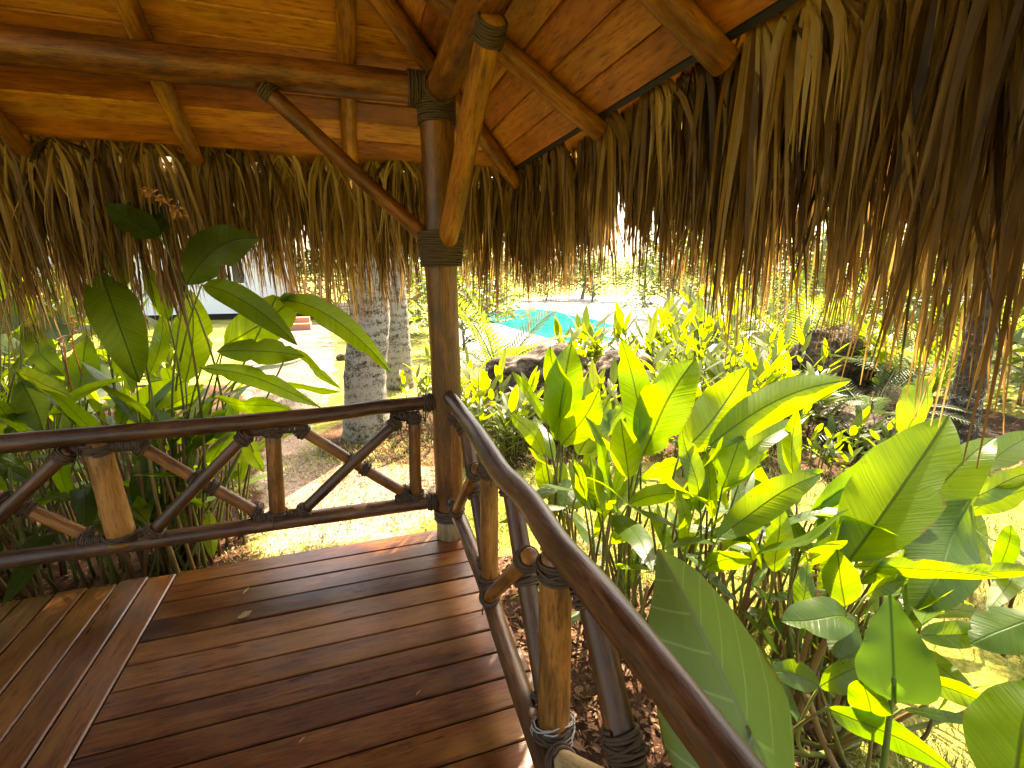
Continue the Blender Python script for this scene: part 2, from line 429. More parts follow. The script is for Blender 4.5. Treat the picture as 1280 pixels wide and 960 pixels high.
def tube(mb, path, radii, n=12, tone=None, cap=True, rough=0.0, seed=None, mi=0, capround=True):
    path = [V(p) for p in path]; m = len(path)
    if not isinstance(radii, (list, tuple)): radii = [radii] * m
    if len(radii) != m:
        radii = [radii[0] + (radii[-1] - radii[0]) * i / (m - 1) if len(radii) == 2 else radii[min(len(radii) - 1, int(i / (m - 1) * (len(radii) - 1) + 0.5))] for i in range(m)]
    tone = rnd.random() if tone is None else tone
    sd_ = V((rnd.uniform(0, 50), rnd.uniform(0, 50), rnd.uniform(0, 50))) if seed is None else V(seed)
    t0 = (path[1] - path[0]).normalized()
    a = t0.cross(UP if abs(t0.z) < 0.9 else V((1, 0, 0))).normalized()
    rings = []; L = 0
    for i in range(m):
        t = ((path[min(i + 1, m - 1)] - path[max(i - 1, 0)])).normalized()
        a = (a - t * a.dot(t)).normalized(); b = t.cross(a)
        if i: L += (path[i] - path[i - 1]).length
        ring = []
        for k in range(n):
            th = 2 * PI * k / n
            d = a * math.cos(th) + b * math.sin(th)
            r = radii[i]
            if rough:
                q = V((math.cos(th) * 1.2, math.sin(th) * 1.2, L * 5)) + sd_
                r *= 1 + rough * noise.noise(q) + rough * 0.5 * noise.noise(q * 2.7)
            ring.append(mb.add(path[i] + d * r, (math.cos(th) * radii[i] + sd_.x, math.sin(th) * radii[i] + sd_.y, L * 0.10 + sd_.z), tone))
        rings.append(ring)
    for i in range(m - 1):
        for k in range(n):
            mb.face((rings[i][k], rings[i][(k + 1) % n], rings[i + 1][(k + 1) % n], rings[i + 1][k]), mi=mi)
    if cap:
        for e, ring, sgn in ((0, rings[0], -1), (m - 1, rings[-1], 1)):
            t = (path[min(e + 1, m - 1)] - path[max(e - 1, 0)]).normalized() * sgn
            r = radii[e]
            inner = []
            for k in range(n):
                p = V(mb.v[ring[k]]); c = path[e]
                inner.append(mb.add(c + (p - c) * 0.8 + t * r * 0.16, V(mb.g[ring[k]]) * 1.0, tone))
            cc = mb.add(path[e] + t * r * 0.2, (sd_.x, sd_.y, sd_.z), tone)
            for k in range(n):
                k2 = (k + 1) % n
                q = (ring[k], ring[k2], inner[k2], inner[k]) if sgn < 0 else (ring[k2], ring[k], inner[k], inner[k2])
                mb.face(q[::-1], mi=mi)
                tri = (inner[k], inner[k2], cc) if sgn < 0 else (inner[k2], inner[k], cc)
                mb.face(tri[::-1], mi=mi)
    return mb


def log(p0, p1, r0, r1=None, name='log', mat=None, parent=None, crook=0.008, n=14, segs=None, rough=0.05, pts=None, tone=None, radii=None):
    r1 = r0 if r1 is None else r1
    p0, p1 = V(p0), V(p1); L = (p1 - p0).length
    segs = segs or max(4, int(L / 0.09))
    path = spline(pts if pts else [p0, p1], segs)
    sx = rnd.uniform(0, 99)
    for i, p in enumerate(path):
        f = i / segs
        env = math.sin(PI * f) ** 0.5 if 0 < f < 1 else 0
        path[i] = p + V((noise.noise(V((sx, f * L * 1.6, 0))), noise.noise(V((sx, f * L * 1.6, 7))), noise.noise(V((sx, f * L * 1.6, 13))))) * crook * env * 2
    rr = radii or [r0 + (r1 - r0) * i / segs for i in range(segs + 1)]
    if radii and len(radii) != segs + 1:
        rr = [radii[min(len(radii) - 2, int(i / segs * (len(radii) - 1)))] * (1 - (i / segs * (len(radii) - 1) - min(len(radii) - 2, int(i / segs * (len(radii) - 1))))) + radii[min(len(radii) - 2, int(i / segs * (len(radii) - 1))) + 1] * (i / segs * (len(radii) - 1) - min(len(radii) - 2, int(i / segs * (len(radii) - 1)))) for i in range(segs + 1)]
    mb = MB(); tube(mb, path, rr, n, rough=rough, tone=tone)
    return mb.build(name, mat, parent)


def coil(mb, c, axis, r, length, rope=0.006, r2=None, turns=None, n=6, ecc=None):
    """rope wound round an axis"""
    axis = V(axis).normalized(); c = V(c)
    a = axis.cross(UP if abs(axis.z) < 0.9 else V((1, 0, 0))).normalized(); b = axis.cross(a)
    r2 = r if r2 is None else r2
    turns = turns or max(2, int(length / (rope * 1.75)))
    N = turns * 16; path = []
    ph = rnd.uniform(0, 6)
    for i in range(N + 1):
        f = i / N; th = 2 * PI * turns * f + ph
        rr = (r + (r2 - r) * f) * (1 + 0.012 * math.sin(th * 0.37 + ph))
        d = a * math.cos(th) + b * math.sin(th)
        if ecc is not None:
            d = d + V(ecc[0]) * (V(ecc[0]).dot(d)) * (ecc[1] - 1)
        path.append(c + axis * ((f - 0.5) * length + rope * 0.3 * math.sin(th * 1.7)) + d * rr)
    tube(mb, path, rope, n, tone=rnd.random(), cap=False)
    return mb


def box(mb, lo, hi, tone=0.5, mi=0, long=0, bev=0.0, seed=None):
    lo, hi = V(lo), V(hi); sd_ = V((rnd.uniform(0, 50),) * 3) if seed is None else V(seed)
    def gc(p):
        q = [p[0] - lo[0], p[1] - lo[1], p[2] - lo[2]]; l = q.pop(long); return (q[0] + sd_.x, q[1] + sd_.y, l * 0.1 + sd_.z)
    if bev <= 0:
        idx = [mb.add(p, gc(p), tone) for p in [(x, y, z) for x in (lo.x, hi.x) for y in (lo.y, hi.y) for z in (lo.z, hi.z)]]
        for q in ((0, 1, 3, 2), (4, 6, 7, 5), (0, 4, 5, 1), (2, 3, 7, 6), (0, 2, 6, 4), (1, 5, 7, 3)): mb.face([idx[i] for i in q], False, mi)
        return
    # bevelled top edges only (long boards)
    b = bev
    rings = []
    for (ix, z) in ((0, lo.z), (0, hi.z - b), (b, hi.z)):
        rings.append([(lo.x + ix, lo.y + ix, z), (hi.x - ix, lo.y + ix, z), (hi.x - ix, hi.y - ix, z), (lo.x + ix, hi.y - ix, z)])
    id_ = [[mb.add(p, gc(p), tone) for p in r] for r in rings]
    for a in range(2):
        for k in range(4):
            mb.face((id_[a][k], id_[a][(k + 1) % 4], id_[a + 1][(k + 1) % 4], id_[a + 1][k]), False, mi)
    mb.face(id_[2], False, mi); mb.face(id_[0][::-1], False, mi)


def sheet(name, pts, z, mat, jag=0.0, sub=1):
    """flat polygon sheet; edges made irregular"""
    P = [V((p[0], p[1], 0)) for p in pts]; out = []
    n = len(P)
    for i in range(n):
        a, b = P[i], P[(i + 1) % n]
        k = max(1, int((b - a).length / 0.18)) if jag else 1
        for j in range(k):
            q = a.lerp(b, j / k)
            if jag:
                q = q + V((noise.noise(q * 1.7), noise.noise(q * 1.7 + V((9, 4, 0))), 0)) * jag * 1.6 + V((noise.noise(q * 6), noise.noise(q * 6 + V((9, 4, 0))), 0)) * jag * 0.6
            out.append(q)
    mb = MB()
    mb.face([mb.add((q.x, q.y, z)) for q in out], False)
    o = mb.build(name, mat)
    return o


def leaf(mb, p0, p2, nrm, hw, bend=0.0, fold=0.15, wave=0.06, nseg=14, shape='broad', tone=None, bendv=None, twist=0.0, splits=0):
    p0, p2 = V(p0), V(p2); L = (p2 - p0).length
    tone = rnd.random() if tone is None else tone
    mid = (p0 + p2) / 2 + (V(bendv) if bendv is not None else UP) * bend * L
    sd_ = rnd.uniform(0, 60); ph = rnd.uniform(0, 6); ph2 = rnd.uniform(0, 6)
    vs = (-1, -0.66, -0.33, -0.05, 0.05, 0.33, 0.66, 1)
    rows = []
    n0 = V(nrm).normalized()
    curl = rnd.uniform(-0.10, 0.30); sway = rnd.uniform(-0.06, 0.06) * L; wv2 = rnd.uniform(0.0, 0.05)
    gaps = [(rnd.random() * 0.7 + 0.15, rnd.choice((-1, 1))) for _ in range(splits)]
    for i in range(nseg + 1):
        u = i / nseg
        w0 = u
        if shape == 'heart': u = (w0 - 0.2) / 0.8
        c = p0 * (1 - u) ** 2 + mid * 2 * u * (1 - u) + p2 * u * u
        t = ((mid - p0) * 2 * (1 - u) + (p2 - mid) * 2 * u).normalized()
        if shape == 'broad': c = c + t.cross(n0).normalized() * sway * math.sin(PI * u) + n0 * (L * wv2 * math.sin(u * 7 + sd_))
        n = n0 - t * n0.dot(t)
        n = n.normalized() if n.length > 1e-4 else t.orthogonal().normalized()
        if twist: n = Quaternion(t, twist * (u - 0.3)) @ n
        s = t.cross(n).normalized(); u = w0
        if shape == 'broad': pf = (u ** 0.70) * ((1 - u) ** 0.86) / 0.340
        elif shape == 'lance': pf = (u ** 0.6) * ((1 - u) ** 0.95) / 0.36
        elif shape == 'heart': pf = math.sin(PI * min(1, u) ** 0.52) ** 0.9
        pf = max(min(pf, 1.0), 0.012 if shape != 'heart' else 0.01)
        row = []
        for v in vs:
            w = hw * pf * abs(v)
            for gu, gs in gaps:
                if gs * v > 0 and abs(u - gu) < 0.035: w *= 0.72
            e = abs(v)
            off = fold * w - curl * w * w / max(hw, 1e-4) + wave * hw * math.sin(u * (9 + sd_ % 5) + (ph if v > 0 else ph2)) * e * e * min(1, pf * 1.5)
            off += (0.03 * hw * math.sin(u * 23 + ph2) + 0.05 * hw * noise.noise(V((u * 6, v, sd_)))) * e ** 2
            w *= 1 + 0.05 * noise.noise(V((u * 5, v * 3, sd_ + 9)))
            cc = c
            if shape == 'heart' and e < 0.4 and u < 0.2 * (1 - e / 0.4):
                u2 = (0.2 * (1 - e / 0.4) - 0.2) / 0.8
                cc = p0 * (1 - u2) ** 2 + mid * 2 * u2 * (1 - u2) + p2 * u2 * u2; w = min(w, hw * e)
            p = cc + s * (w if v > 0 else -w) + n * off
            row.append(mb.add(p, (u * L, v * hw * pf, sd_), tone, hw))
        rows.append(row)
    for i in range(nseg):
        for k in range(len(vs) - 1):
            mb.face((rows[i][k], rows[i][k + 1], rows[i + 1][k + 1], rows[i + 1][k]))
    return mb


# ================================================================== SETTING
def inpoly(x, y, P):
    c = False; n = len(P)
    for i in range(n):
        x1, y1 = P[i][0], P[i][1]; x2, y2 = P[i - 1][0], P[i - 1][1]
        if (y1 > y) != (y2 > y) and x < (x2 - x1) * (y - y1) / (y2 - y1) + x1: c = not c
    return c


SOIL_SHADE = [[(0.3, -1.5), (1.65, -1.5), (1.75, 0.6), (1.9, 1.6), (1.65, 2.4), (1.25, 2.9), (0.75, 2.95), (0.3, 2.5)],
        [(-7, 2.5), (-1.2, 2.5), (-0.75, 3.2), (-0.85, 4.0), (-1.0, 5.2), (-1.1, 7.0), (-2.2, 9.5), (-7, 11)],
        [(0.9, 4.55), (1.6, 4.25), (2.9, 4.2), (3.3, 3.3), (4.6, 2.9), (6.0, 2.7), (8.5, 3.2), (9, 6), (6, 8.0), (3, 8.2), (1.2, 7.2), (0.2, 6.8), (-0.5, 6.3), (-0.5, 5.2), (0.2, 4.9)]]  # boulder bed; its near right end stands in for tree shade
SAND = [[(-0.95, 3.6), (-0.2, 3.3), (0.9, 3.7), (1.0, 4.4), (0.3, 4.9), (-0.5, 5.2), (-0.6, 6.4), (-0.3, 9.5), (-1.0, 12), (-2.0, 12), (-1.6, 7)]]
def mask(P, x, y, r):
    k = 0
    for dx, dy in ((0, 0), (r, 0), (-r, 0), (0, r), (0, -r), (r * .7, r * .7), (-r * .7, r * .7), (r * .7, -r * .7), (-r * .7, -r * .7)):
        if any(inpoly(x + dx, y + dy, p) for p in P): k += 1
    return k / 9


mb = MB(); S = 600
NX, NY = 130, 130; X0, X1, Y0, Y1 = -8.0, 10.0, -3.0, 15.0
gi = [[mb.add((X0 + (X1 - X0) * i / NX, Y0 + (Y1 - Y0) * j / NY, GZ), (0, 0, 0), mask(SAND, X0 + (X1 - X0) * i / NX, Y0 + (Y1 - Y0) * j / NY, .35), mask(SOIL_SHADE, X0 + (X1 - X0) * i / NX, Y0 + (Y1 - Y0) * j / NY, .22)) for j in range(NY + 1)] for i in range(NX + 1)]
for i in range(NX):
    for j in range(NY): mb.face((gi[i][j], gi[i + 1][j], gi[i + 1][j + 1], gi[i][j + 1]), False)
for (x0, y0, x1, y1) in ((-S, -S, S, Y0), (-S, Y1, S, S), (-S, Y0, X0, Y1), (X1, Y0, S, Y1)):
    mb.face([mb.add(p, (0, 0, 0), 0, 0) for p in ((x0, y0, GZ), (x1, y0, GZ), (x1, y1, GZ), (x0, y1, GZ))], False)
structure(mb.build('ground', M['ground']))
structure(sheet('path', [(-0.75, 6.3), (-0.45, 8.5), (-0.35, 11), (-0.5, 14), (-0.9, 19), (-2.2, 24), (-3.6, 22), (-2.5, 13), (-1.9, 10), (-1.5, 7.5)], GZ + 0.006, M['sand'], 0.12))
structure(sheet('pool_terrace', [gnd(*p) for p in ((560, 428), (640, 462), (840, 470), (900, 440), (905, 392), (860, 372), (700, 370), (585, 379))], GZ + 0.012, M['paving']))
structure(sheet('pool_water', [gnd(*p) for p in ((597, 394), (640, 387), (668, 386.5), (692, 389), (716, 395), (745, 400), (769, 408), (752, 412), (752, 419), (770, 424), (745, 431), (705, 429), (680, 422), (645, 412), (610, 403))], GZ + 0.018, M['pool'], 0.0))

# ---- deck
mb = MB()
y = 2.79; k = 0
wid = [0.133] + [0.138] * 40
while y > -2.2:
    w_ = wid[k]; k += 1
    box(mb, (-0.998, y - w_ + 0.0075, -0.035), (0.60 if k > 1 else 0.62, y, rnd.uniform(-0.0015, 0.0015)), rnd.random(), 0, 0, 0.004)
    y -= w_
x = -1.002
while x > -3.6:
    box(mb, (x - 0.13, -2.2, -0.035), (x - 0.003, 2.785 + rnd.uniform(-0.01, 0.01), rnd.uniform(-0.001, 0.003)), rnd.random(), 0, 1, 0.006)
    x -= 0.134
box(mb, (-3.6, 2.70, -0.18), (0.56, 2.745, -0.037), 0.3, 0, 0)
box(mb, (0.52, -2.2, -0.18), (0.56, 2.69, -0.037), 0.3, 0, 1)
box(mb, (-3.6, -2.2, -0.05), (0.5, 2.6, -0.04), 0.0, 0, 0)
structure(mb.build('deck', M['deck']))

# ================================================================== GAZEBO
PX, PY = 0.49, 2.70
gz = thing('gazebo', 'thatched log gazebo with plank ceiling and rope lashed corner post', 'gazebo', (PX, PY, 0))
po = log((PX + 0.005, PY, 0.115), (PX, PY, 2.44), 0.083, 0.088, 'corner_post', M['post'], gz, crook=0.006, n=24, rough=0.03)
mb = MB(); tube(mb, [(PX + 0.005, PY, 0.0), (PX + 0.005, PY, 0.06), (PX + 0.005, PY, 0.118)], [0.086, 0.085, 0.084], 24, rough=0.02); mb.build('post_base', M['stump'], gz)
for z0, l, rr in ((0.155, 0.075, 0.089), (1.715, 0.17, 0.098), (2.40, 0.13, 0.094)):
    mb = MB()
    coil(mb, (PX, PY, z0), UP, rr + (0.012 if z0 == 1.715 else 0), l, 0.0065, r2=rr + (0.028 if z0 == 1.715 else 0))
    if z0 == 1.715: coil(mb, (PX - 0.01, PY - 0.02, z0 + 0.02), UP, rr - 0.004, l * 0.9, 0.0065, r2=rr + 0.02)
    mb.build('lashing', M['rope'], po)
bl = log((-3.5, PY, 2.475), (PX - 0.03, PY, 2.495), 0.074, 0.072, 'beam', M['log'], gz, crook=0.012, n=20)
mb = MB(); coil(mb, (PX - 0.10, PY, 2.495), (1, 0, 0), 0.079, 0.085, 0.0065); mb.build('lashing', M['rope'], bl)
br = log((PX + 0.01, -2.6, 2.485), (PX + 0.01, PY - 0.02, 2.49), 0.076, 0.074, 'beam', M['log'], gz, crook=0.012, n=20)
mb = MB(); coil(mb, (PX, PY - 0.14, 2.478), (0, 1, 0), 0.081, 0.02, 0.0055); mb.build('lashing', M['rope'], br)
b1 = log((-0.31, PY - 0.005, 2.425), (PX - 0.075, PY - 0.01, 1.775), 0.038, 0.040, 'brace', M['log'], gz, crook=0.004, tone=0.1)
mb = MB(); coil(mb, (-0.29, PY - 0.005, 2.41), (V((0.8, 0, -0.65))), 0.041, 0.05, 0.005); mb.build('lashing', M['rope'], b1)
b2 = log((PX + 0.015, 1.72, 2.40), (PX + 0.02, PY - 0.095, 1.77), 0.045, 0.052, 'brace', M['log'], gz, crook=0.004, tone=0.5, n=18)
mb = MB(); coil(mb, (PX + 0.015, 1.745, 2.38), V((0, 0.79, -0.58)), 0.049, 0.075, 0.0055); mb.build('lashing', M['rope'], b2)

SL = 0.577
ZC = 2.64          # ceiling underside at the beam line
ZR = 2.588         # rafter axis there
RIDGE = 2.40       # run from beam line to ridge
YB = PY - 2 * RIDGE
for X in (-2.32, -1.535, -0.765, 0.072):
    run = RIDGE if X < PX - RIDGE else PX - X
    log((X, PY - run, ZR + SL * run), (X - 0.005, PY + 0.64, ZR - SL * 0.64), 0.045, 0.042, 'rafter', M['log'], gz, crook=0.006, tone=0.62)
for Y in (2.13, 1.352, 0.55, -0.25, -1.05):
    run = min(PY - Y, Y - YB)
    log((PX - run, Y, ZR + SL * run), (PX + 0.64, Y, ZR - SL * 0.64), 0.046, 0.045, 'rafter', M['log'], gz, crook=0.006, tone=0.5)
log((PX - RIDGE, PY - RIDGE, ZR + SL * RIDGE - 0.02), (PX + 0.665, PY + 0.665, ZR - SL * 0.665 - 0.005), 0.052, 0.046, 'hip_rafter', M['log'], gz, crook=0.006, tone=0.55)
log((PX - RIDGE, YB + RIDGE, ZR + SL * RIDGE - 0.02), (PX + 0.66, YB - 0.66, ZR - SL * 0.66), 0.05, 0.046, 'hip_rafter', M['log'], gz, crook=0.006)

cs = 1 / math.sqrt(1 + SL * SL)


def ceiling(name, fn, lo_fn, hi_fn):
    """planks laid level along one roof slope; fn(e, s) -> point, each plank with a dark rebate between"""
    mb = MB(); e = 0.62; pw = 0.138 * cs; k = 0
    while e > -RIDGE:
        e1 = max(e - pw, -RIDGE); g = 0.0055
        tone = rnd.random(); sd_ = rnd.uniform(0, 60)
        a0, a1 = e, e1 + g
        prof = [(a0, 0.020), (a0, 0.005), (a0 - 0.004, 0.0), (a1 + 0.004, 0.0), (a1, 0.005), (a1, 0.020)]
        N = 6; rows = []
        for (ee, dz) in prof:
            lo, hi = lo_fn(ee), hi_fn(ee)
            rows.append([mb.add(fn(ee, lo + (hi - lo) * j / N) + UP * dz, (sd_ + (0.62 - ee), sd_ * 1.3, (lo + (hi - lo) * j / N) * 0.1 + sd_), tone) for j in range(N + 1)])
        for i in range(len(prof) - 1):
            for j in range(N): mb.face((rows[i][j], rows[i][j + 1], rows[i + 1][j + 1], rows[i + 1][j]), False)
        e = e1; k += 1
    return mb.build(name, M['plank'], gz)


ceiling('ceiling', lambda e, s: V((s, PY + e, ZC - SL * e)), lambda e: -3.5, lambda e: PX + e)
ceiling('ceiling', lambda e, s: V((PX + e, s, ZC - SL * e)), lambda e: YB - e, lambda e: PY + e)
ceiling('ceiling', lambda e, s: V((s, YB - e, ZC - SL * e)), lambda e: -3.5, lambda e: PX + e)
# black lining strip along the right eave
mb = MB()
for (e0, e1, z0) in ((0.618, 0.632, -0.004),):
    q = [V((PX + e0, YB - e0, ZC - SL * e0 + z0)), V((PX + e1, YB - e1, ZC - SL * e1 + z0 - 0.008)), V((PX + e1, PY + e1, ZC - SL * e1 + z0 - 0.008)), V((PX + e0, PY + e0, ZC - SL * e0 + z0))]
    i = [mb.add(p) for p in q] + [mb.add(p + V((0.004, 0, 0.03))) for p in q]
    for f in ((0, 1, 2, 3), (4, 7, 6, 5), (0, 4, 5, 1), (1, 5, 6, 2), (2, 6, 7, 3), (3, 7, 4, 0)): mb.face([i[j] for j in f], False)
mb.build('eave_lining', M['black'], gz)

# thatch shell above the ceiling (thick, closed)
mb = MB()
E0 = 0.74
def shell(fa):
    n = 14; rows = []
    for i in range(n + 1):
        e = E0 - (E0 + RIDGE) * i / n
        th = 0.07 + 0.24 * min(1, (E0 - e) / 0.5)
        r0 = []; r1 = []
        for j in range(31):
            p = fa(e, j / 30)
            z = ZC - SL * e
            r0.append(mb.add((p[0], p[1], z + 0.03), (p[0], p[1], z), 0.4)); r1.append(mb.add((p[0], p[1], z + th + 0.05 * noise.noise(V((p[0] * 3, p[1] * 3, z * 3)))), (p[0], p[1], z), 0.6))
        rows.append((r0, r1))
    for i in range(n):
        for j in range(30):
            for k in (0, 1):
                mb.face((rows[i][k][j], rows[i][k][j + 1], rows[i + 1][k][j + 1], rows[i + 1][k][j]))
    for j in range(30): mb.face((rows[0][0][j], rows[0][1][j], rows[0][1][j + 1], rows[0][0][j + 1]))
shell(lambda e, f: (-3.6 + (PX + e + 3.6) * f, PY + e))
shell(lambda e, f: (PX + e, YB - e + (PY - YB + 2 * e) * f))
shell(lambda e, f: (-3.6 + (PX + e + 3.6) * f, YB - e))
mb.build('thatch_cover', M['thatch'], gz)

# ---- hanging thatch
DOWN = V((0, 0, -1))


def strand(mb, p, d0, along, out, L, w, tone, lat, drift, segs=8):
    """one dry leaflet: folded strap that turns down under its weight and frays in two"""
    sd_ = rnd.uniform(0, 90)
    ang = rnd.uniform(-1.1, 1.1)
    side = (along * math.cos(ang) + out * math.sin(ang))
    endv = (DOWN + along * lat + out * drift).normalized()
    kink = rnd.uniform(-0.10, 0.10); bendk = rnd.uniform(0.25, 0.6)
    if rnd.random() < 0.06: kink *= 3.5
    pts = [V(p)]; q = V(p)
    for i in range(segs):
        t = (i + 0.5) / segs
        k = min(1.0, t / bendk); k = k * k * (3 - 2 * k)
        d = (d0.lerp(endv, k) + along * kink * math.sin(t * 5 + sd_)).normalized()
        q = q + d * (L / segs); pts.append(q)
    spread = rnd.uniform(0.002, 0.022); tw = rnd.uniform(-1.2, 1.2); t1 = min(1, max(0, tone + rnd.uniform(-.1, .1)))
    nn0 = side.cross(DOWN)
    for half in (-1, 1):
        rows = []
        for i, c in enumerate(pts):
            u = i / segs
            ww = w * (0.6 + 0.4 * min(1, u * 5)) * (1 - max(0, (u - 0.30) / 0.70) ** 1.1 * 0.90) * 0.5
            sd2 = side * math.cos(tw * u) + nn0 * math.sin(tw * u); nn = sd2.cross(DOWN)
            o = sd2 * half * (ww * 0.5 + spread * max(0, (u - 0.45) * 1.8) ** 1.5)
            f = 0.55 * ww
            a = c + o - sd2 * ww * 0.5 + nn * (f if half < 0 else 0); b = c + o + sd2 * ww * 0.5 + nn * (f if half > 0 else 0)
            rows.append((mb.add(a, (sd_ + half, sd_, u * L), t1), mb.add(b, (sd_ + half + ww, sd_, u * L), t1)))
        for i in range(segs): mb.face((rows[i][0], rows[i][1], rows[i + 1][1], rows[i + 1][0]), False)


def interp(tab, x):
    if x <= tab[0][0]: return tab[0][1]
    for (a, b), (c, d) in zip(tab, tab[1:]):
        if x <= c: return b + (d - b) * (x - a) / (c - a)
    return tab[-1][1]


def fringe(name, base, along, out, s0, s1, tab, per_m, wmul=1.0, shade=0.0, lmul=1.14):
    mb = MB(); along = V(along); out = V(out)
    nf = int((s1 - s0) * per_m)
    for f in range(nf):
        s = s0 + (s1 - s0) * (f + rnd.random()) / nf
        o = rnd.uniform(-0.015, 0.30) if rnd.random() < 0.72 else rnd.uniform(0.02, 0.10)
        p = base(s) + out * o + UP * (-SL * o + rnd.uniform(0.0, 0.07))
        zb = interp(tab, s)
        ft = min(1, max(0, 0.45 + 0.55 * noise.noise(V((s * 3.1, o * 5, 3))) + rnd.uniform(-0.28, 0.28)))
        clump = noise.noise(V((s * 4.3, 0.5, 1))) * 0.20 + noise.noise(V((s * 11, 1.5, 1))) * 0.14
        if o > 0.0 and rnd.random() > 0.5 + 1.3 * noise.noise(V((s * 5.5, 2.2, 6))) and rnd.random() < 0.55: Lf_cut = 0.62
        else: Lf_cut = 1.0
        lean = noise.noise(V((s * 1.9, 4.4, 8))) * 0.10
        full = rnd.random()
        Lf = (p.z - zb) * lmul * (1.0 if full > 0.4 else rnd.uniform(0.5, 0.85)) * Lf_cut + clump
        n = rnd.randint(6, 11); sp = rnd.uniform(0.35, 1.35)
        for i in range(n):
            a = ((i + 0.5) / n * 2 - 1) * sp + rnd.uniform(-0.1, 0.1)
            d0 = (out * (0.40 * math.cos(a)) + DOWN * 0.85 * math.cos(a) + along * math.sin(a)).normalized()
            L = Lf * (1 - 0.12 * abs(a)) * rnd.uniform(0.82, 1.10)
            tone = min(1, max(0, ft + rnd.uniform(-0.36, 0.36) - shade))
            strand(mb, p + along * rnd.uniform(-0.02, 0.02) + UP * rnd.uniform(0, .03), d0, along, out, max(0.25, L), wmul * rnd.uniform(0.016, 0.044), tone, lean + rnd.uniform(-0.09, 0.09) + 0.08 * a + (rnd.uniform(-.45, .45) if rnd.random() < .05 else 0), rnd.uniform(-0.05, 0.10))
    return mb.build(name, M['thatch'], gz, kind='stuff')


ZE = ZC - SL * 0.62
EY, EX = PY + 0.63, PX + 0.645
tl = [(on(x, y, 1, 3.5).x, on(x, y, 1, 3.5).z) for x, y in ((-60, 400), (0, 405), (60, 385), (110, 410), (150, 425), (200, 415), (225, 410), (250, 330), (290, 325), (340, 345), (380, 380), (420, 372), (450, 395), (480, 350), (510, 380), (535, 360), (565, 330), (590, 360), (610, 370), (640, 400), (662, 350), (690, 330))]
fringe('thatch_fringe', lambda s: V((s, EY, ZE)), (1, 0, 0), (0, 1, 0), -3.4, 1.20, tl, 58, 1.0)
tr_ = [(on(x, y, 0, 1.42).y, on(x, y, 0, 1.42).z) for x, y in ((1330, 560), (1270, 590), (1230, 540), (1200, 500), (1150, 450), (1120, 480), (1080, 420), (1040, 400), (1000, 400), (960, 420), (930, 440), (900, 415), (870, 410), (845, 350), (820, 330), (790, 355), (760, 370), (720, 385), (700, 350), (680, 320))]
fringe('thatch_fringe', lambda s: V((EX, s, ZE)), (0, 1, 0), (1, 0, 0), -2.2, 3.36, tr_, 62, 1.02, 0.15, 0.95)
fringe('thatch_fringe', lambda s: V((EX - 0.02 + 0.06 * math.cos(s), EY - 0.02 + 0.06 * math.sin(s), ZE)), (0.707, -0.707, 0), (0.707, 0.707, 0), -0.8, 2.4, [(0, 1.52)], 12, 1.0)

# ================================================================== RAILINGS
def lash(parent, c, axis, r, length, rope=0.0055, r2=None):
    mb = MB(); coil(mb, c, axis, r, length, rope, r2=r2)
    ax_ = V(axis).normalized(); pv = ax_.orthogonal().normalized(); pv = Quaternion(ax_, rnd.uniform(0, 6)) @ pv
    for sg in (-1, 1):
        coil(mb, c, (ax_ + pv * 0.32 * sg).normalized(), (r2 or r) * 1.0 + rope * 0.9 + r * .05, rope * 2.0, rope * 0.8, turns=1)
    q = V(c) + pv * (r + rope); d = (pv * .5 + DOWN * .8).normalized()
    tube(mb, spline([q, q + pv * .012 + ax_ * .006, q + pv * .016 + DOWN * rnd.uniform(.02, .05)], 6), rope * .55, 5, tone=.5)
    return mb.build('lashing', M['rope'], parent)


rl = thing('railing', 'log railing along the rear edge of the deck, left of the corner post', 'railing', (-1.2, 2.7, 0))
tr = log((0, 0, 0), (4, 0, 0), 0.045, name='top_rail', mat=M['logdark'], parent=rl, crook=0.0, n=18, segs=44, rough=0.05, radii=[0.046, 0.044, 0.043, 0.041, 0.040],
    pts=[(-3.4, 2.70, 0.82), (-1.56, 2.70, 0.838), (-0.8, 2.705, 0.838), (-0.2, 2.70, 0.845), (0.12, 2.70, 0.862), (0.41, 2.695, 0.868)], tone=0.35)
lash(tr, (0.385, 2.697, 0.866), (1, 0, 0), 0.046, 0.06)
br_ = log((0, 0, 0), (4, 0, 0), 0.042, name='bottom_rail', mat=M['logdark'], parent=rl, crook=0.0, n=18, segs=44, rough=0.05,
    pts=[(-3.4, 2.70, 0.27), (-1.7, 2.70, 0.262), (-1.1, 2.70, 0.255), (-0.4, 2.70, 0.252), (0.1, 2.70, 0.247), (0.42, 2.70, 0.243)], tone=0.45)
lash(br_, (0.385, 2.70, 0.243), (1, 0, 0), 0.046, 0.06)
for (xt, xb, rt, rb, tn) in ((0.302, 0.294, 0.034, 0.036, 0.5), (-0.438, -0.462, 0.038, 0.042, 0.6), (-1.20, -1.175, 0.052, 0.062, 0.95), (-2.05, -2.0, 0.045, 0.05, 0.5), (-2.8, -2.8, 0.045, 0.05, 0.5)):
    b = log((xt, 2.70, 0.80), (xb, 2.70, 0.27), rt, rb, 'baluster', M['logmid'], rl, crook=0.003, n=16, tone=tn)
    lash(b, (xt, 2.70, 0.775), UP, rt + 0.006, 0.05); lash(b, (xb, 2.70, 0.305), UP, rb + 0.005, 0.035)
panels = [(-0.32, 0.245, 0.212, -0.345), (-1.06, -0.55, -0.55, -1.05), (-1.86, -1.31, -1.30, -1.82), (-2.7, -2.15, -2.15, -2.7)]
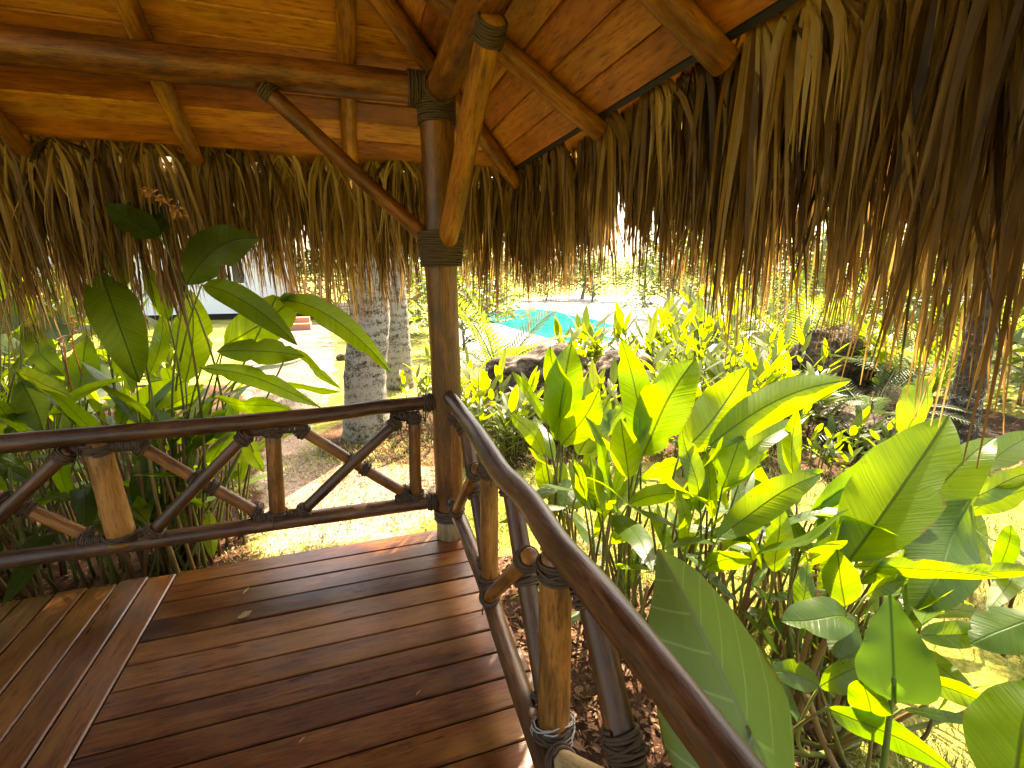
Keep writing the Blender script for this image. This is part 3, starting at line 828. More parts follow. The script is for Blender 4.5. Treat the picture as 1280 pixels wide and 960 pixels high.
for i, (ax, bx, cx, dx) in enumerate(panels):
    for (x0, z0, x1, z1, dy, t) in ((ax, 0.775, bx, 0.30, 0.028, 0.6), (cx, 0.785, dx, 0.30, -0.030, 0.35)):
        d = log((x0, 2.70 + dy, z0), (x1, 2.70 + dy, z1), 0.030, 0.031, 'diagonal_brace', M['logmid'] if dy > 0 else M['logdark'], rl, crook=0.004, n=14, tone=t)
        ax_ = V((x1 - x0, 0, z1 - z0)).normalized()
        p0, p1 = V((x0, 2.70 + dy, z0)), V((x1, 2.70 + dy, z1))
        lash(d, p0 + ax_ * 0.03, ax_, 0.037, 0.05); lash(d, p1 - ax_ * 0.03, ax_, 0.037, 0.04)
        if dy > 0:
            m = p0.lerp(p1, 0.52); lash(d, m - ax_ * 0.045, ax_, 0.036, 0.045); lash(d, m + ax_ * 0.05, ax_, 0.036, 0.045)
    # rope bound along the rail over the joints
for (x0, x1, z, r) in ((0.17, 0.33, 0.795, 0.024), (-0.60, -0.28, 0.785, 0.022), (-1.36, -1.02, 0.778, 0.026)):
    lash(tr, ((x0 + x1) / 2, 2.70, z), (1, 0, 0), r, x1 - x0, 0.005)
for (x0, x1, z) in ((0.17, 0.33, 0.290), (-0.58, -0.32, 0.295), (-1.36, -1.02, 0.300)):
    lash(br_, ((x0 + x1) / 2, 2.70, z), (1, 0, 0), 0.022, x1 - x0, 0.005)

rr_ = thing('railing', 'crooked polished log railing running from the corner post towards the viewer', 'railing', (0.5, 1.2, 0))
tr = log((0, 0, 0), (0, 4, 0), 0.042, name='top_rail', mat=M['logdark'], parent=rr_, crook=0.0, n=24, segs=70, rough=0.06,
    radii=[0.042, 0.041, 0.041, 0.042, 0.043, 0.041, 0.042, 0.039, 0.040, 0.036],
    pts=[(0.50, -2.0, 0.86), (0.505, -0.6, 0.86), (0.50, 0.2, 0.868), (0.505, 0.55, 0.862), (0.50, 0.85, 0.872), (0.495, 1.1, 0.866), (0.502, 1.35, 0.876), (0.488, 1.62, 0.872), (0.498, 1.95, 0.888), (0.508, 2.25, 0.886), (0.50, 2.50, 0.905), (0.497, 2.61, 0.912)], tone=0.35)
br_ = log((0, 0, 0), (0, 4, 0), 0.038, name='bottom_rail', mat=M['logdark'], parent=rr_, crook=0.0, n=20, segs=60, rough=0.06,
    pts=[(0.44, -2.0, 0.17), (0.445, 0.3, 0.18), (0.455, 1.04, 0.185), (0.475, 1.5, 0.19), (0.497, 1.9, 0.21), (0.495, 2.3, 0.25), (0.49, 2.61, 0.27)], tone=0.5)
mb = MB()
for (x, y) in ((754, 773), (772, 796)):
    p = on(x, y, 0, 0.476); tube(mb, [p + V((-0.001, -0.006, .003)), p + V((-0.001, 0, 0)), p + V((-0.001, .008, -.003))], [.002, .0035, .002], 6)
mb.build('notch', M['black'], tr)
def pole(name, a, b, r0, r1, tn, mat='logmid', ends=True):
    o = log(a, b, r0, r1, name, M[mat], rr_, crook=0.004, n=18, tone=tn)
    ax_ = (V(b) - V(a)).normalized()
    if ends:
        lash(o, V(a) + ax_ * 0.04, ax_, r0 + 0.006, 0.06, 0.0055); lash(o, V(b) - ax_ * 0.05, ax_, r1 + 0.006, 0.05, 0.0055)
    return o
pole('baluster', (0.50, 2.465, 0.86), (0.50, 2.50, 0.26), 0.030, 0.032, 0.6)
pole('baluster', (0.50, 1.80, 0.84), (0.50, 1.815, 0.22), 0.037, 0.039, 0.7)
pole('baluster', (0.50, 1.10, 0.83), (0.497, 1.098, 0.19), 0.046, 0.049, 0.75)
pole('baluster', (0.50, 0.30, 0.83), (0.50, 0.30, 0.19), 0.044, 0.046, 0.6)
pole('baluster', (0.50, -0.6, 0.83), (0.50, -0.6, 0.19), 0.044, 0.046, 0.6)
d = pole('diagonal_brace', (0.525, 2.37, 0.84), (0.525, 1.93, 0.23), 0.034, 0.034, 0.4, 'logdark')
lash(d, V((0.525, 2.15, 0.535)), V((0, -0.44, -0.61)), 0.039, 0.06)
pole('diagonal_brace', (0.475, 1.915, 0.76), (0.475, 2.44, 0.28), 0.027, 0.026, 0.6)
d = pole('diagonal_brace', (0.528, 1.62, 0.84), (0.528, 1.20, 0.17), 0.035, 0.035, 0.45, 'logdark')
lash(d, V((0.528, 1.43, 0.54)), V((0, -0.42, -0.67)), 0.040, 0.07)
pole('diagonal_brace', (0.468, 1.235, 0.75), (0.472, 1.76, 0.22), 0.027, 0.028, 0.65)
d = pole('diagonal_brace', (0.53, 0.985, 0.83), (0.53, 0.52, 0.18), 0.036, 0.036, 0.4, 'logdark')
lash(d, V((0.53, 0.77, 0.53)), V((0, -0.46, -0.65)), 0.041, 0.07)
pole('diagonal_brace', (0.47, 0.42, 0.76), (0.475, 1.02, 0.215), 0.030, 0.031, 0.9, 'stump')
# loose grey wire ends twisted round the near baluster
mb = MB()
for k in range(4):
    a0 = rnd.uniform(0, 6); P = []
    for i in range(22):
        th = a0 + i * 0.42; r = 0.056 + 0.012 * math.sin(i * 0.9 + k)
        P.append(V((0.497 + r * math.cos(th), 1.098 + r * math.sin(th), 0.235 + 0.03 * math.sin(i * 0.35 + k) + k * 0.008)))
    tube(mb, P, 0.0022, 5, cap=False)
mb.build('wire_tie', M['wire'], rr_)

# ================================================================== PLANTS
def stemtube(mb, a, b, r0, r1, sag=0.0, n=7, segs=9, tone=None, bow=None):
    a, b = V(a), V(b)
    m = a.lerp(b, 0.5) + V((rnd.uniform(-1, 1), rnd.uniform(-1, 1), 0)) * 0.03 + (V(bow) if bow is not None else V((0, 0, 0)))
    tube(mb, spline([a, m, b], segs), [r0 + (r1 - r0) * i / segs for i in range(segs + 1)], n, tone=tone, rough=0.06)


def traced_plant(name, label, cat, base, leaves, mat='leaf', stem='stem', canes=0, spread=0.12, cane_h=0.8, shape='broad', leafname='leaf', r=0.007):
    """plant with the leaves surveyed from the photo. leaf = (bx,by,bd, tx,ty,td, width ratio, roll, bend[, opts])"""
    root = thing(name, label, cat, base)
    B = V(base)
    for lf in leaves:
        bx, by, bd_, tx, ty, td, ratio, roll, bend = lf[:9]; op = lf[9] if len(lf) > 9 else {}
        p0, p2 = at(bx, by, bd_), at(tx, ty, td)
        L = (p2 - p0).length; t = (p2 - p0).normalized()
        tocam = (V((0, 0, CZ)) - (p0 + p2) / 2).normalized()
        n0 = (tocam - t * tocam.dot(t)).normalized()
        n0 = Quaternion(t, R(roll + (rnd.uniform(-22, 22) if abs(roll) < 25 and 'shape' not in op else 0))) @ n0
        mb = MB()
        leaf(mb, p0, p2, n0, L * ratio * 0.5, bend, op.get('fold', rnd.uniform(0.08, 0.36) * rnd.choice((1, 1, -1))), op.get('wave', rnd.uniform(0.06, 0.17)), 16, op.get('shape', shape), op.get('tone'), twist=op.get('twist', rnd.uniform(-0.5, 0.5)), splits=op.get('splits', rnd.choice((0, 0, 1, 2)) if 'shape' not in op else 0))
        mb.build(leafname, M[op.get('mat', mat)], root)
        mb = MB()
        g = B + V((rnd.uniform(-1, 1) * spread, rnd.uniform(-1, 1) * spread, 0))
        if op.get('foot') is not None: g = V((op['foot'][0], op['foot'][1], base[2]))
        # petiole bows up from the ground and flows into the blade
        h = (p0 - g).length
        cdir = (t * 0.45 + UP * 0.75).normalized()
        cp = p0 - cdir * h * 0.55
        cp.z = max(cp.z, g.z + 0.1)
        path = [g * (1 - k / 14) ** 2 + cp * 2 * (k / 14) * (1 - k / 14) + p0 * (k / 14) ** 2 for k in range(15)]
        tube(mb, path, [r * 1.6 - r * 0.95 * i / 14 for i in range(15)], 8, tone=rnd.random(), rough=0.05)
        tube(mb, [p0.lerp(p2, 0) * 1.0, p0.lerp(p2, 0.02)], [r * 0.7, r * 0.6], 6)
        mb.build('petiole', M[op.get('stem', stem)], root)
    if canes:
        for k in range(canes):
            mb = MB(); a = rnd.uniform(0, 6.28); q = B + V((math.cos(a), math.sin(a), 0)) * spread * rnd.uniform(0.3, 1.6)
            h = cane_h * rnd.uniform(0.6, 1.15)
            stemtube(mb, q, q + V((rnd.uniform(-.12, .12), rnd.uniform(-.12, .12), h)), 0.012, 0.008, tone=rnd.random())
            mb.build('cane', M['cane'], root)
    return root


def sprays(root, B, n, hmin, hmax, lmin, lmax, spread, ratio=0.22, mat='leaf', shape='broad', azc=None, azw=PI, stems=True, nseg=10):
    """extra leaves growing from the same clump, each its own part"""
    B = V(B)
    for k in range(n):
        az = rnd.uniform(0, 2 * PI) if azc is None else azc + rnd.uniform(-azw, azw)
        d = V((math.cos(az), math.sin(az), 0))
        h = rnd.uniform(hmin, hmax); L = rnd.uniform(lmin, lmax)
        g = B + V((rnd.uniform(-1, 1), rnd.uniform(-1, 1), 0)) * spread
        p0 = g + d * h * rnd.uniform(0.08, 0.3) + UP * h
        el = rnd.uniform(-0.25, 1.15)
        p2 = p0 + d * L * math.cos(el) + UP * L * math.sin(el)
        n0 = (UP * math.cos(el) - d * math.sin(el))
        mb = MB(); leaf(mb, p0, p2, n0 + d.cross(UP) * rnd.uniform(-.5, .5), L * ratio * 0.5 * rnd.uniform(0.8, 1.2), rnd.uniform(0.03, 0.18), rnd.uniform(0.05, 0.2), rnd.uniform(0.04, 0.1), nseg, shape, twist=rnd.uniform(-0.6, 0.6))
        mb.build('leaf', M[mat], root)
        if stems:
            mb = MB(); stemtube(mb, g, p0, 0.011, 0.005, tone=rnd.random()); mb.build('petiole', M['stem' if rnd.random() < 0.5 else 'cane'], root)


def gp(x, y): p = gnd(x, y); return (p.x, p.y, GZ)


HG = 'broad-leaved heliconia plants beside the right railing'
pA = traced_plant('heliconia_plant', 'broad leaved plant in front of the dark log boulder, nearest the post', 'plant', gp(690, 695), [
    (699, 548, 3.3, 716, 428, 3.35, .40, 18, .02), (700, 552, 3.3, 690, 432, 3.42, .34, -48, .03),
    (702, 557, 3.22, 749, 488, 3.15, .52, 14, .05), (683, 530, 3.2, 639, 464, 3.0, .17, 30, .04), (681, 570, 3.2, 638, 516, 3.05, .30, 24, .08),
    (722, 568, 3.4, 762, 497, 3.6, .42, 0, .0), (752, 545, 3.5, 784, 503, 3.6, .42, 0, .0), (716, 602, 3.2, 703, 637, 3.0, .62, 0, .1), (693, 575, 3.35, 668, 520, 3.6, .30, 10, .05), (705, 560, 3.35, 735, 470, 3.6, .30, -20, .02)],
    canes=4, cane_h=.5, spread=0.10)
pB = traced_plant('heliconia_plant', 'broad leaved plant with two tall upright paddle leaves below the pool', 'plant', gp(765, 790), [
    (800, 552, 2.6, 776, 424, 2.62, .30, 0, .0), (803, 570, 2.55, 870, 446, 2.5, .46, 0, .02), (799, 548, 2.66, 840, 452, 2.75, .30, 42, .03),
    (786, 598, 2.5, 776, 523, 2.45, .50, 5, .03), (771, 642, 2.5, 731, 519, 2.4, .13, 35, .05), (753, 642, 2.45, 737, 570, 2.4, .36, 35, .04),
    (799, 598, 2.6, 866, 570, 2.75, .32, 50, .10), (784, 632, 2.45, 866, 622, 2.3, .30, 12, .22), (738, 640, 2.4, 712, 575, 2.5, .26, 30, .08),
    (742, 612, 2.5, 716, 582, 2.35, .4, 45, .1), (815, 640, 2.6, 842, 700, 2.4, .25, 15, .1), (835, 690, 2.6, 822, 630, 2.6, .2, 5, 0), (763, 680, 2.4, 802, 662, 2.3, .5, 30, .2), (724, 612, 2.55, 745, 640, 2.4, .4, 20, .15)],
    canes=7, cane_h=.45, spread=0.16)
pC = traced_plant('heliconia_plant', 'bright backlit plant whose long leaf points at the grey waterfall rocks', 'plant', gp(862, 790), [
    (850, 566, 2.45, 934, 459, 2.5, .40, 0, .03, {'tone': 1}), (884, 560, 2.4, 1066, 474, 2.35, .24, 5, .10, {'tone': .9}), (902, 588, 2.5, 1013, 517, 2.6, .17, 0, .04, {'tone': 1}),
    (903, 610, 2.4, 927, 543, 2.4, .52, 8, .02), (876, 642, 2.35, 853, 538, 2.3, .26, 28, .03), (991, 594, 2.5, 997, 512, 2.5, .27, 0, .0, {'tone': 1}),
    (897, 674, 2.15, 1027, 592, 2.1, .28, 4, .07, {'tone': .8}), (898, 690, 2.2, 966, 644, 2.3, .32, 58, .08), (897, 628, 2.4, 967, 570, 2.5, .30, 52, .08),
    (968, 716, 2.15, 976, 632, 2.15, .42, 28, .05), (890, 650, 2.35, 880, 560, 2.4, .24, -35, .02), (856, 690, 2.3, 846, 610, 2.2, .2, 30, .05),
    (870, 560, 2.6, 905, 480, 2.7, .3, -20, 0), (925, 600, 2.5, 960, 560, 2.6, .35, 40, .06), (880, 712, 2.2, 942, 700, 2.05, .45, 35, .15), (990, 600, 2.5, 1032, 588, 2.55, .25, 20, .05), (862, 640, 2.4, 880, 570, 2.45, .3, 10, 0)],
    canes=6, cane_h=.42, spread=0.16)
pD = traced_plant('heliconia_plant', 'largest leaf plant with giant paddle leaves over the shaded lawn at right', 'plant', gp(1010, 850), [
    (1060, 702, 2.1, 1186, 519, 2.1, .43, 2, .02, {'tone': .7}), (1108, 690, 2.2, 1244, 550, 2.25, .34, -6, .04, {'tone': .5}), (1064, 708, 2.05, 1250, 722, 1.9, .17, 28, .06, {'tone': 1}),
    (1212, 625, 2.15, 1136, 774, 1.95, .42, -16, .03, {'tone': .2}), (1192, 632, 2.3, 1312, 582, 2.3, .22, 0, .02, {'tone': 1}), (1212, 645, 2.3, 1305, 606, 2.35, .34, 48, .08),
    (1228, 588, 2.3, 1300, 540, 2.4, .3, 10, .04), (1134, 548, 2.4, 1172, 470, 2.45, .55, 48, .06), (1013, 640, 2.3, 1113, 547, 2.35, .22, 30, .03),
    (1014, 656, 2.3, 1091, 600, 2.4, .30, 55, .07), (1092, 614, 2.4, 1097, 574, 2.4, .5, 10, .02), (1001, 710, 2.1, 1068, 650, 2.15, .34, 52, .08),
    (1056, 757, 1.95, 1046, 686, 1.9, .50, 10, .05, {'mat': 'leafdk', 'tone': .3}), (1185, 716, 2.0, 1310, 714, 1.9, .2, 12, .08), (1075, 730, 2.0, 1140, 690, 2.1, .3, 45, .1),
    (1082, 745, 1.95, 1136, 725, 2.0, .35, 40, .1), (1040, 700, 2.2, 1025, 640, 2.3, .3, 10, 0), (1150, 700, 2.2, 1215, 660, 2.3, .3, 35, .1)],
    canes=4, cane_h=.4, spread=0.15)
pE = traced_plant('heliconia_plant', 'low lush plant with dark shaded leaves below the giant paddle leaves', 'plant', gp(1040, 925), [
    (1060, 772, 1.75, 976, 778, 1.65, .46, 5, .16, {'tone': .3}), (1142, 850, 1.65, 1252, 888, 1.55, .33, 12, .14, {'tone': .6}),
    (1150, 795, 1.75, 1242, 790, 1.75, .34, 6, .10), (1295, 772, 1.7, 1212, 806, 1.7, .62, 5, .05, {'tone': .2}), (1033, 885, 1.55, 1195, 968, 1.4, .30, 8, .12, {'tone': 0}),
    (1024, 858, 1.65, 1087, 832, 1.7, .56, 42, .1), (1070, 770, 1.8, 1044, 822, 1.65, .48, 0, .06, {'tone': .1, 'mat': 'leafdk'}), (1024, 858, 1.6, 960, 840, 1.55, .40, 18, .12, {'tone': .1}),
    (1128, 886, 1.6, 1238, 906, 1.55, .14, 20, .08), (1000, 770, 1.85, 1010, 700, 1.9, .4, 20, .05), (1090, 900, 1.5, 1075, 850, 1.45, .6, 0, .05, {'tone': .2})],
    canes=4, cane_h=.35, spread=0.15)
pE2 = traced_plant('heliconia_plant', 'single broad dark green leaf rising at the lower right corner', 'plant', (1.28, 0.35, GZ), [
    (1262, 1010, 1.12, 1300, 850, 1.2, .66, 4, .03, {'tone': .3})], spread=0.04)
# elephant ears
pF = traced_plant('elephant_ear_plant', 'huge grey green elephant ear leaf leaning over the right railing', 'plant', (1.15, 0.85, GZ), [
    (938, 914, 1.06, 822, 686, 1.48, .74, -36, .05, {'shape': 'heart', 'fold': .38, 'wave': .07, 'mat': 'ear', 'tone': .5, 'twist': 0.2})], spread=0.02, r=0.011)
pG = traced_plant('elephant_ear_plant', 'small elephant ear leaf on an upright green stalk at lower right', 'plant', tuple(V((at(1108, 990, 1.42).x, at(1108, 990, 1.42).y, GZ))), [
    (1117, 848, 1.45, 1112, 742, 1.50, .85, 14, .04, {'shape': 'heart', 'fold': .5, 'wave': .05, 'tone': .7, 'mat': 'earunder', 'stem': 'greenstalk', 'foot': tuple(at(1108, 990, 1.42))[:2]})], spread=0.01, r=0.010)
for (a_, b_, c_) in (((1000, 895, 2.0), (1050, 765, 1.9), .016), ((1045, 910, 1.9), (1142, 832, 1.72), .016), ((985, 855, 2.15), (1018, 752, 2.05), .014), ((1068, 960, 1.75), (1010, 870, 1.8), .014), ((1035, 915, 1.95), (1085, 800, 1.9), .012)):
    mb = MB(); stemtube(mb, at(*a_) + V((0, 0, -.12)), at(*b_), c_, c_ * .7, n=9, tone=.75); mb.build('cane', M['cane'], pE)
mb = MB()
for k in range(30):
    q = at(rnd.uniform(1000, 1024), rnd.uniform(690, 745), 2.05 + rnd.uniform(-.03, .03)); a = rnd.uniform(0, 6.28)
    leaf(mb, q, q + V((math.cos(a) * .04, math.sin(a) * .04, rnd.uniform(-.03, .03))), UP, .006, .2, .5, .3, 4, 'lance')
mb.build('flower', M['bract'], pD)
sprays(pA, gp(700, 690), 9, .25, .75, .25, .42, .14, .27)
sprays(pB, gp(775, 780), 22, .2, .8, .28, .5, .22, .21)
sprays(pC, gp(880, 790), 28, .2, .85, .28, .55, .26, .20)
sprays(pD, gp(1030, 830), 24, .2, .8, .28, .55, .25, .21)
sprays(pE, gp(1060, 900), 7, .12, .35, .22, .36, .2, .28)
pH = thing('heliconia_plant', 'bright leaf clump between the long pointing leaf plant and the shaded bank', 'plant', gp(985, 740), HG)
sprays(pH, gp(985, 740), 24, .2, .7, .3, .5, .22, .24)
pI = thing('heliconia_plant', 'clump at the right edge of the frame beyond the giant leaves', 'plant', (3.3, 1.3, GZ), HG)
sprays(pI, (3.3, 1.3, GZ), 12, .2, .6, .3, .55, .22, .24)

# left clump under the eave
LB = (-1.22, 3.45, GZ)
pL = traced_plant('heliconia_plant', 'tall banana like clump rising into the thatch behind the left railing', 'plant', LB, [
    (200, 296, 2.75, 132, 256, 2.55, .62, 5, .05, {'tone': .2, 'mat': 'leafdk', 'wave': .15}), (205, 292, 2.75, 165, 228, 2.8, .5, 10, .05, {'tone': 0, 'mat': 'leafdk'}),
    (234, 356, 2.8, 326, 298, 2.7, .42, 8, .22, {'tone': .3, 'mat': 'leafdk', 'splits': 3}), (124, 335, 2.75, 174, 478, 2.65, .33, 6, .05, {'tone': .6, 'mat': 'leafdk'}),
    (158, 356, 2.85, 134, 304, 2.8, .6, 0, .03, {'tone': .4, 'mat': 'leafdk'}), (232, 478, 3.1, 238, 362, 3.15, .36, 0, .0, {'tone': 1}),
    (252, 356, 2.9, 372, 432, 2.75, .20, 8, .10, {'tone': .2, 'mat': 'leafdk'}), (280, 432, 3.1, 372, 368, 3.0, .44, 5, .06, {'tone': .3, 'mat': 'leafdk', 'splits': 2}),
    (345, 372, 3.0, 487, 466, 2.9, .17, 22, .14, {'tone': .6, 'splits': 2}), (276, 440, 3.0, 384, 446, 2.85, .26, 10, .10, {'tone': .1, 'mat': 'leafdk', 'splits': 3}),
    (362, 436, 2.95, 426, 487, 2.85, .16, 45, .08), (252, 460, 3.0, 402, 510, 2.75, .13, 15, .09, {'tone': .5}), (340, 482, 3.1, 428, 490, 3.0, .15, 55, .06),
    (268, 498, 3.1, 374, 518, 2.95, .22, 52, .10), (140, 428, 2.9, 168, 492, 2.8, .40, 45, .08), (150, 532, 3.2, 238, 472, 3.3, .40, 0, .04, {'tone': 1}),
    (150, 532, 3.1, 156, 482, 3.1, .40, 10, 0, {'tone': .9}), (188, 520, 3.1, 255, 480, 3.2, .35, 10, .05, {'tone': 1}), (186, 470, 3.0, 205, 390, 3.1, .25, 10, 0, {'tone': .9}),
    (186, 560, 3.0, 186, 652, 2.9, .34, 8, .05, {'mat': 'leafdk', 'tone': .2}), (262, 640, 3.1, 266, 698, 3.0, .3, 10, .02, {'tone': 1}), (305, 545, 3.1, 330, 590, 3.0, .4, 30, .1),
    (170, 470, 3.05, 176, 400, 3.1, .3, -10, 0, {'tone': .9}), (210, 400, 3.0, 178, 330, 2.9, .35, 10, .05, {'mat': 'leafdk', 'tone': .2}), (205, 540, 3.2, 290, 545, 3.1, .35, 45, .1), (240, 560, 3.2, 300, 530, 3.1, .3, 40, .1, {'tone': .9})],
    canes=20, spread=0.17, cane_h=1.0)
sprays(pL, (-1.25, 3.6, GZ), 30, .3, 1.15, .35, .65, .24, .22)
sprays(pL, (-1.05, 3.75, GZ), 22, .2, .9, .35, .6, .2, .20)
sprays(pL, (-1.45, 3.55, GZ), 26, .25, 1.2, .4, .75, .28, .17)
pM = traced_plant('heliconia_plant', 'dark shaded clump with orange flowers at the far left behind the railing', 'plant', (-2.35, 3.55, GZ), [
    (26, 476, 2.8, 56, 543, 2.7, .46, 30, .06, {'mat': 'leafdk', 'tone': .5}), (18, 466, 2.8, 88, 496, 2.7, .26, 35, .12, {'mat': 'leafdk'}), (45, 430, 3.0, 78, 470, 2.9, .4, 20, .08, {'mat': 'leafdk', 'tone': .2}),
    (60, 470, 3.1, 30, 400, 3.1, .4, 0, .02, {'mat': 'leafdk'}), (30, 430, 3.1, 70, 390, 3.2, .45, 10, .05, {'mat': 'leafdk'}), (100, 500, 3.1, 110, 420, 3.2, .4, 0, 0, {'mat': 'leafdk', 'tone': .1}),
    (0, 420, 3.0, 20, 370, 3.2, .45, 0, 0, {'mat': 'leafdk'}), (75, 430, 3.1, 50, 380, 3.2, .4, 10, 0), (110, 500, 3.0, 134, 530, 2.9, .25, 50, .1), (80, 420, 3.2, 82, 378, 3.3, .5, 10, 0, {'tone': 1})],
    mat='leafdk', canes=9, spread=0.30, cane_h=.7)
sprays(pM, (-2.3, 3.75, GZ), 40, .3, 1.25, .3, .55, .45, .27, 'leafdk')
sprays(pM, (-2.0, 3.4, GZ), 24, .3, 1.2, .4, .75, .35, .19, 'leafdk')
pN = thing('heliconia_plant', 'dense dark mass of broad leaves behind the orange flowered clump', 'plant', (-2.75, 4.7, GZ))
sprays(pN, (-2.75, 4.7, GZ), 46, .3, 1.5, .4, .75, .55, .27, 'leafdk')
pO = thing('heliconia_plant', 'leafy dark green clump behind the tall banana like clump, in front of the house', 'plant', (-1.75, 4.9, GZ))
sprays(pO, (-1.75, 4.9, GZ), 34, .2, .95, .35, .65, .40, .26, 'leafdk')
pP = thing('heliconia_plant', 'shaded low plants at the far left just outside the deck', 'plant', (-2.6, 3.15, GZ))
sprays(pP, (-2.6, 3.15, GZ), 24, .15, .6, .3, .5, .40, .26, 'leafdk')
for (x, y, d) in ((92, 408, 2.95), (80, 430, 2.95)):
    mb = MB()
    for k in range(9):
        p = at(x, y, d) + V((rnd.uniform(-.03, .03), rnd.uniform(-.03, .03), 0.05 - k * 0.012)); a = rnd.uniform(0, 6.28)
        leaf(mb, p, p + V((math.cos(a) * .045, math.sin(a) * .045, rnd.uniform(-.01, .03))), UP, .009, .1, .5, 0, 4, 'lance')
    stemtube(mb, at(x, y, d) + V((0, 0, .05)), at(x + 10, y + 60, d + .1), .003, .005)
    mb.build('flower', M['flower'], pM)
mb = MB()
P = [at(x, y, d) for x, y, d in ((176, 236, 2.6), (190, 243, 2.58), (206, 252, 2.57), (220, 262, 2.57), (228, 268, 2.58))]
Q = spline(P, 12)
for k in range(34):
    q = Q[rnd.randint(0, 12)] + V((rnd.uniform(-.012, .012), rnd.uniform(-.012, .012), rnd.uniform(-.012, .012)))
    leaf(mb, q, q + V((rnd.uniform(-.04, .05), rnd.uniform(-.02, .02), rnd.uniform(-.045, .015))), V((rnd.uniform(-1, 1), -1, rnd.uniform(-1, 1))), rnd.uniform(.007, .014), .3, .8, .4, 5, 'lance')
tube(mb, Q, 0.004, 5)
mb.build('withered_bract', M['bract'], pL)
mb = MB()   # shrivelled leaf rags hanging at the neck of the clump
for k in range(26):
    p = at(rnd.uniform(196, 226), rnd.uniform(290, 345), 2.85 + rnd.uniform(-.06, .06)); l = rnd.uniform(0.12, 0.42)
    leaf(mb, p, p + V((rnd.uniform(-.06, .06), rnd.uniform(-.04, .04), -l)), V((rnd.uniform(-1, 1), -1, .2)), rnd.uniform(.006, .018), rnd.uniform(-.1, .1), .5, .3, 7, 'lance')
mb.build('withered_leaf', M['dry'], pL)


# ---- generic ginger plants (stems with alternate lance leaves)
def ginger_mesh(mbL, mbS, B, n, h, L, ratio, lean=0.25, spread=0.25, k=8, shape='lance'):
    B = V(B)
    for s in range(n):
        a = rnd.uniform(0, 6.28); g = B + V((math.cos(a), math.sin(a), 0)) * spread * rnd.random()
        hh = h * rnd.uniform(0.6, 1.1); ln = V((math.cos(a), math.sin(a), 0)) * hh * lean * rnd.uniform(0.3, 1.2)
        P = spline([g, g + ln * 0.35 + UP * hh * 0.6, g + ln + UP * hh], 8)
        tube(mbS, P, [0.009 - 0.0007 * i for i in range(9)], 5, tone=rnd.random())
        a2 = rnd.uniform(0, 6.28)
        for i in range(k):
            f = 0.3 + 0.7 * i / (k - 1); q = P[min(8, int(f * 8))]
            az = a2 + (i % 2) * PI + rnd.uniform(-.5, .5); d = V((math.cos(az), math.sin(az), 0))
            el = rnd.uniform(-0.1, 0.5) + 0.7 * f * f
            l = L * rnd.uniform(0.7, 1.15)
            e = q + d * l * math.cos(el) + UP * l * math.sin(el)
            leaf(mbL, q, e, UP * math.cos(el) - d * math.sin(el) + d.cross(UP) * rnd.uniform(-.4, .4), l * ratio * .5, rnd.uniform(0.02, 0.14), 0.15, 0.04, 8, shape)


def ginger(label, B, n, h, L, ratio=0.2, mat='leaffar', group=None, spread=0.25, k=8, name='ginger_plant'):
    t = thing(name, label, 'plant', B, group)
    a, b = MB(), MB(); ginger_mesh(a, b, B, n, h, L, ratio, spread=spread, k=k)
    a.build('foliage', M[mat], t); b.build('stems', M['stem'], t); return t


ginger('sunlit yellow green plant just right of the corner post', gp(600, 570), 7, .95, .30, .22)
ginger('tall spindly sunlit plant behind the post beside the palm trunk', gp(560, 540), 6, 1.15, .28, .18)
ginger('leafy sunlit plant to the right of the lichen covered palm trunk', gp(530, 528), 7, .85, .26, .22)
ginger('sunlit plant with orange stems at the left end of the boulder', gp(622, 572), 8, .6, .26, .25)
ginger('upright lance leaved plant standing in front of the pool ladder', gp(822, 560), 3, 1.25, .34, .24, k=9, spread=.12)
ginger('arching sunlit plant whose leaves cross the pool water', (3.0, 5.9, GZ), 4, 1.25, .36, .24, k=9, spread=.2)
ginger('bushy yellow green plant growing behind the boulder toward the pool', (3.6, 5.3, GZ), 8, 1.0, .32, .2)
for i, (x, y, h, lab) in enumerate(((870, 560, 1.05, 'dense sunlit plant left of the grey waterfall rock'), (905, 545, 1.15, 'dense sunlit plant under the ragged middle of the right thatch'), (945, 550, 1.1, 'sunlit shrubby plant touching the left side of the waterfall rock'), (990, 535, 1.05, 'fine leaved sunlit plant just above the waterfall rock'))):
    ginger(lab, gp(x, y), 9, h, .30, .2, k=9, spread=.4)
for i, (x, y, h, l, lab) in enumerate(((4.3, 6.6, 1.1, .42, 'broad yellow green plant on the lawn side of the terrace, left of the ragged thatch'), (5.3, 7.2, 1.25, .45, 'tall yellow green plant behind the dark broad rock'), (4.9, 5.3, .85, .36, 'bright bushy plant in front of the dark broad rock'), (6.3, 6.9, 1.35, .45, 'tall bright plant rising behind the pale waterfall rock'), (8.2, 6.8, 1.5, .45, 'tall leafy plant between waterfall rock and feathery palms'), (8.6, 5.2, 1.3, .4, 'leafy plant right of the waterfall rock under the thatch ends'))):
    ginger(lab, (x, y, GZ), 10, h, l, .24, k=9, spread=.5)
for i, (x, y, h, l, lab) in enumerate(((3.2, 3.9, .75, .38, 'bright leafy plant between the pink boulder and the right clumps'), (3.9, 4.1, .85, .40, 'bright leafy plant just left of the shaded bank'), (4.6, 5.6, 1.0, .42, 'tall yellow lit plant midway between the boulders'), (2.7, 4.6, .6, .34, 'low bright plant at the foot of the pink boulder'), (4.9, 4.2, .7, .36, 'leafy plant over the low dark rock'), (1.75, 4.9, .7, .32, 'yellow lit plant covering the left foot of the log boulder'), (2.5, 4.95, .55, .3, 'low leafy plant in front of the log boulder'))):
    ginger(lab, (x, y, GZ), 11, h, l, .26, k=9, spread=.38)
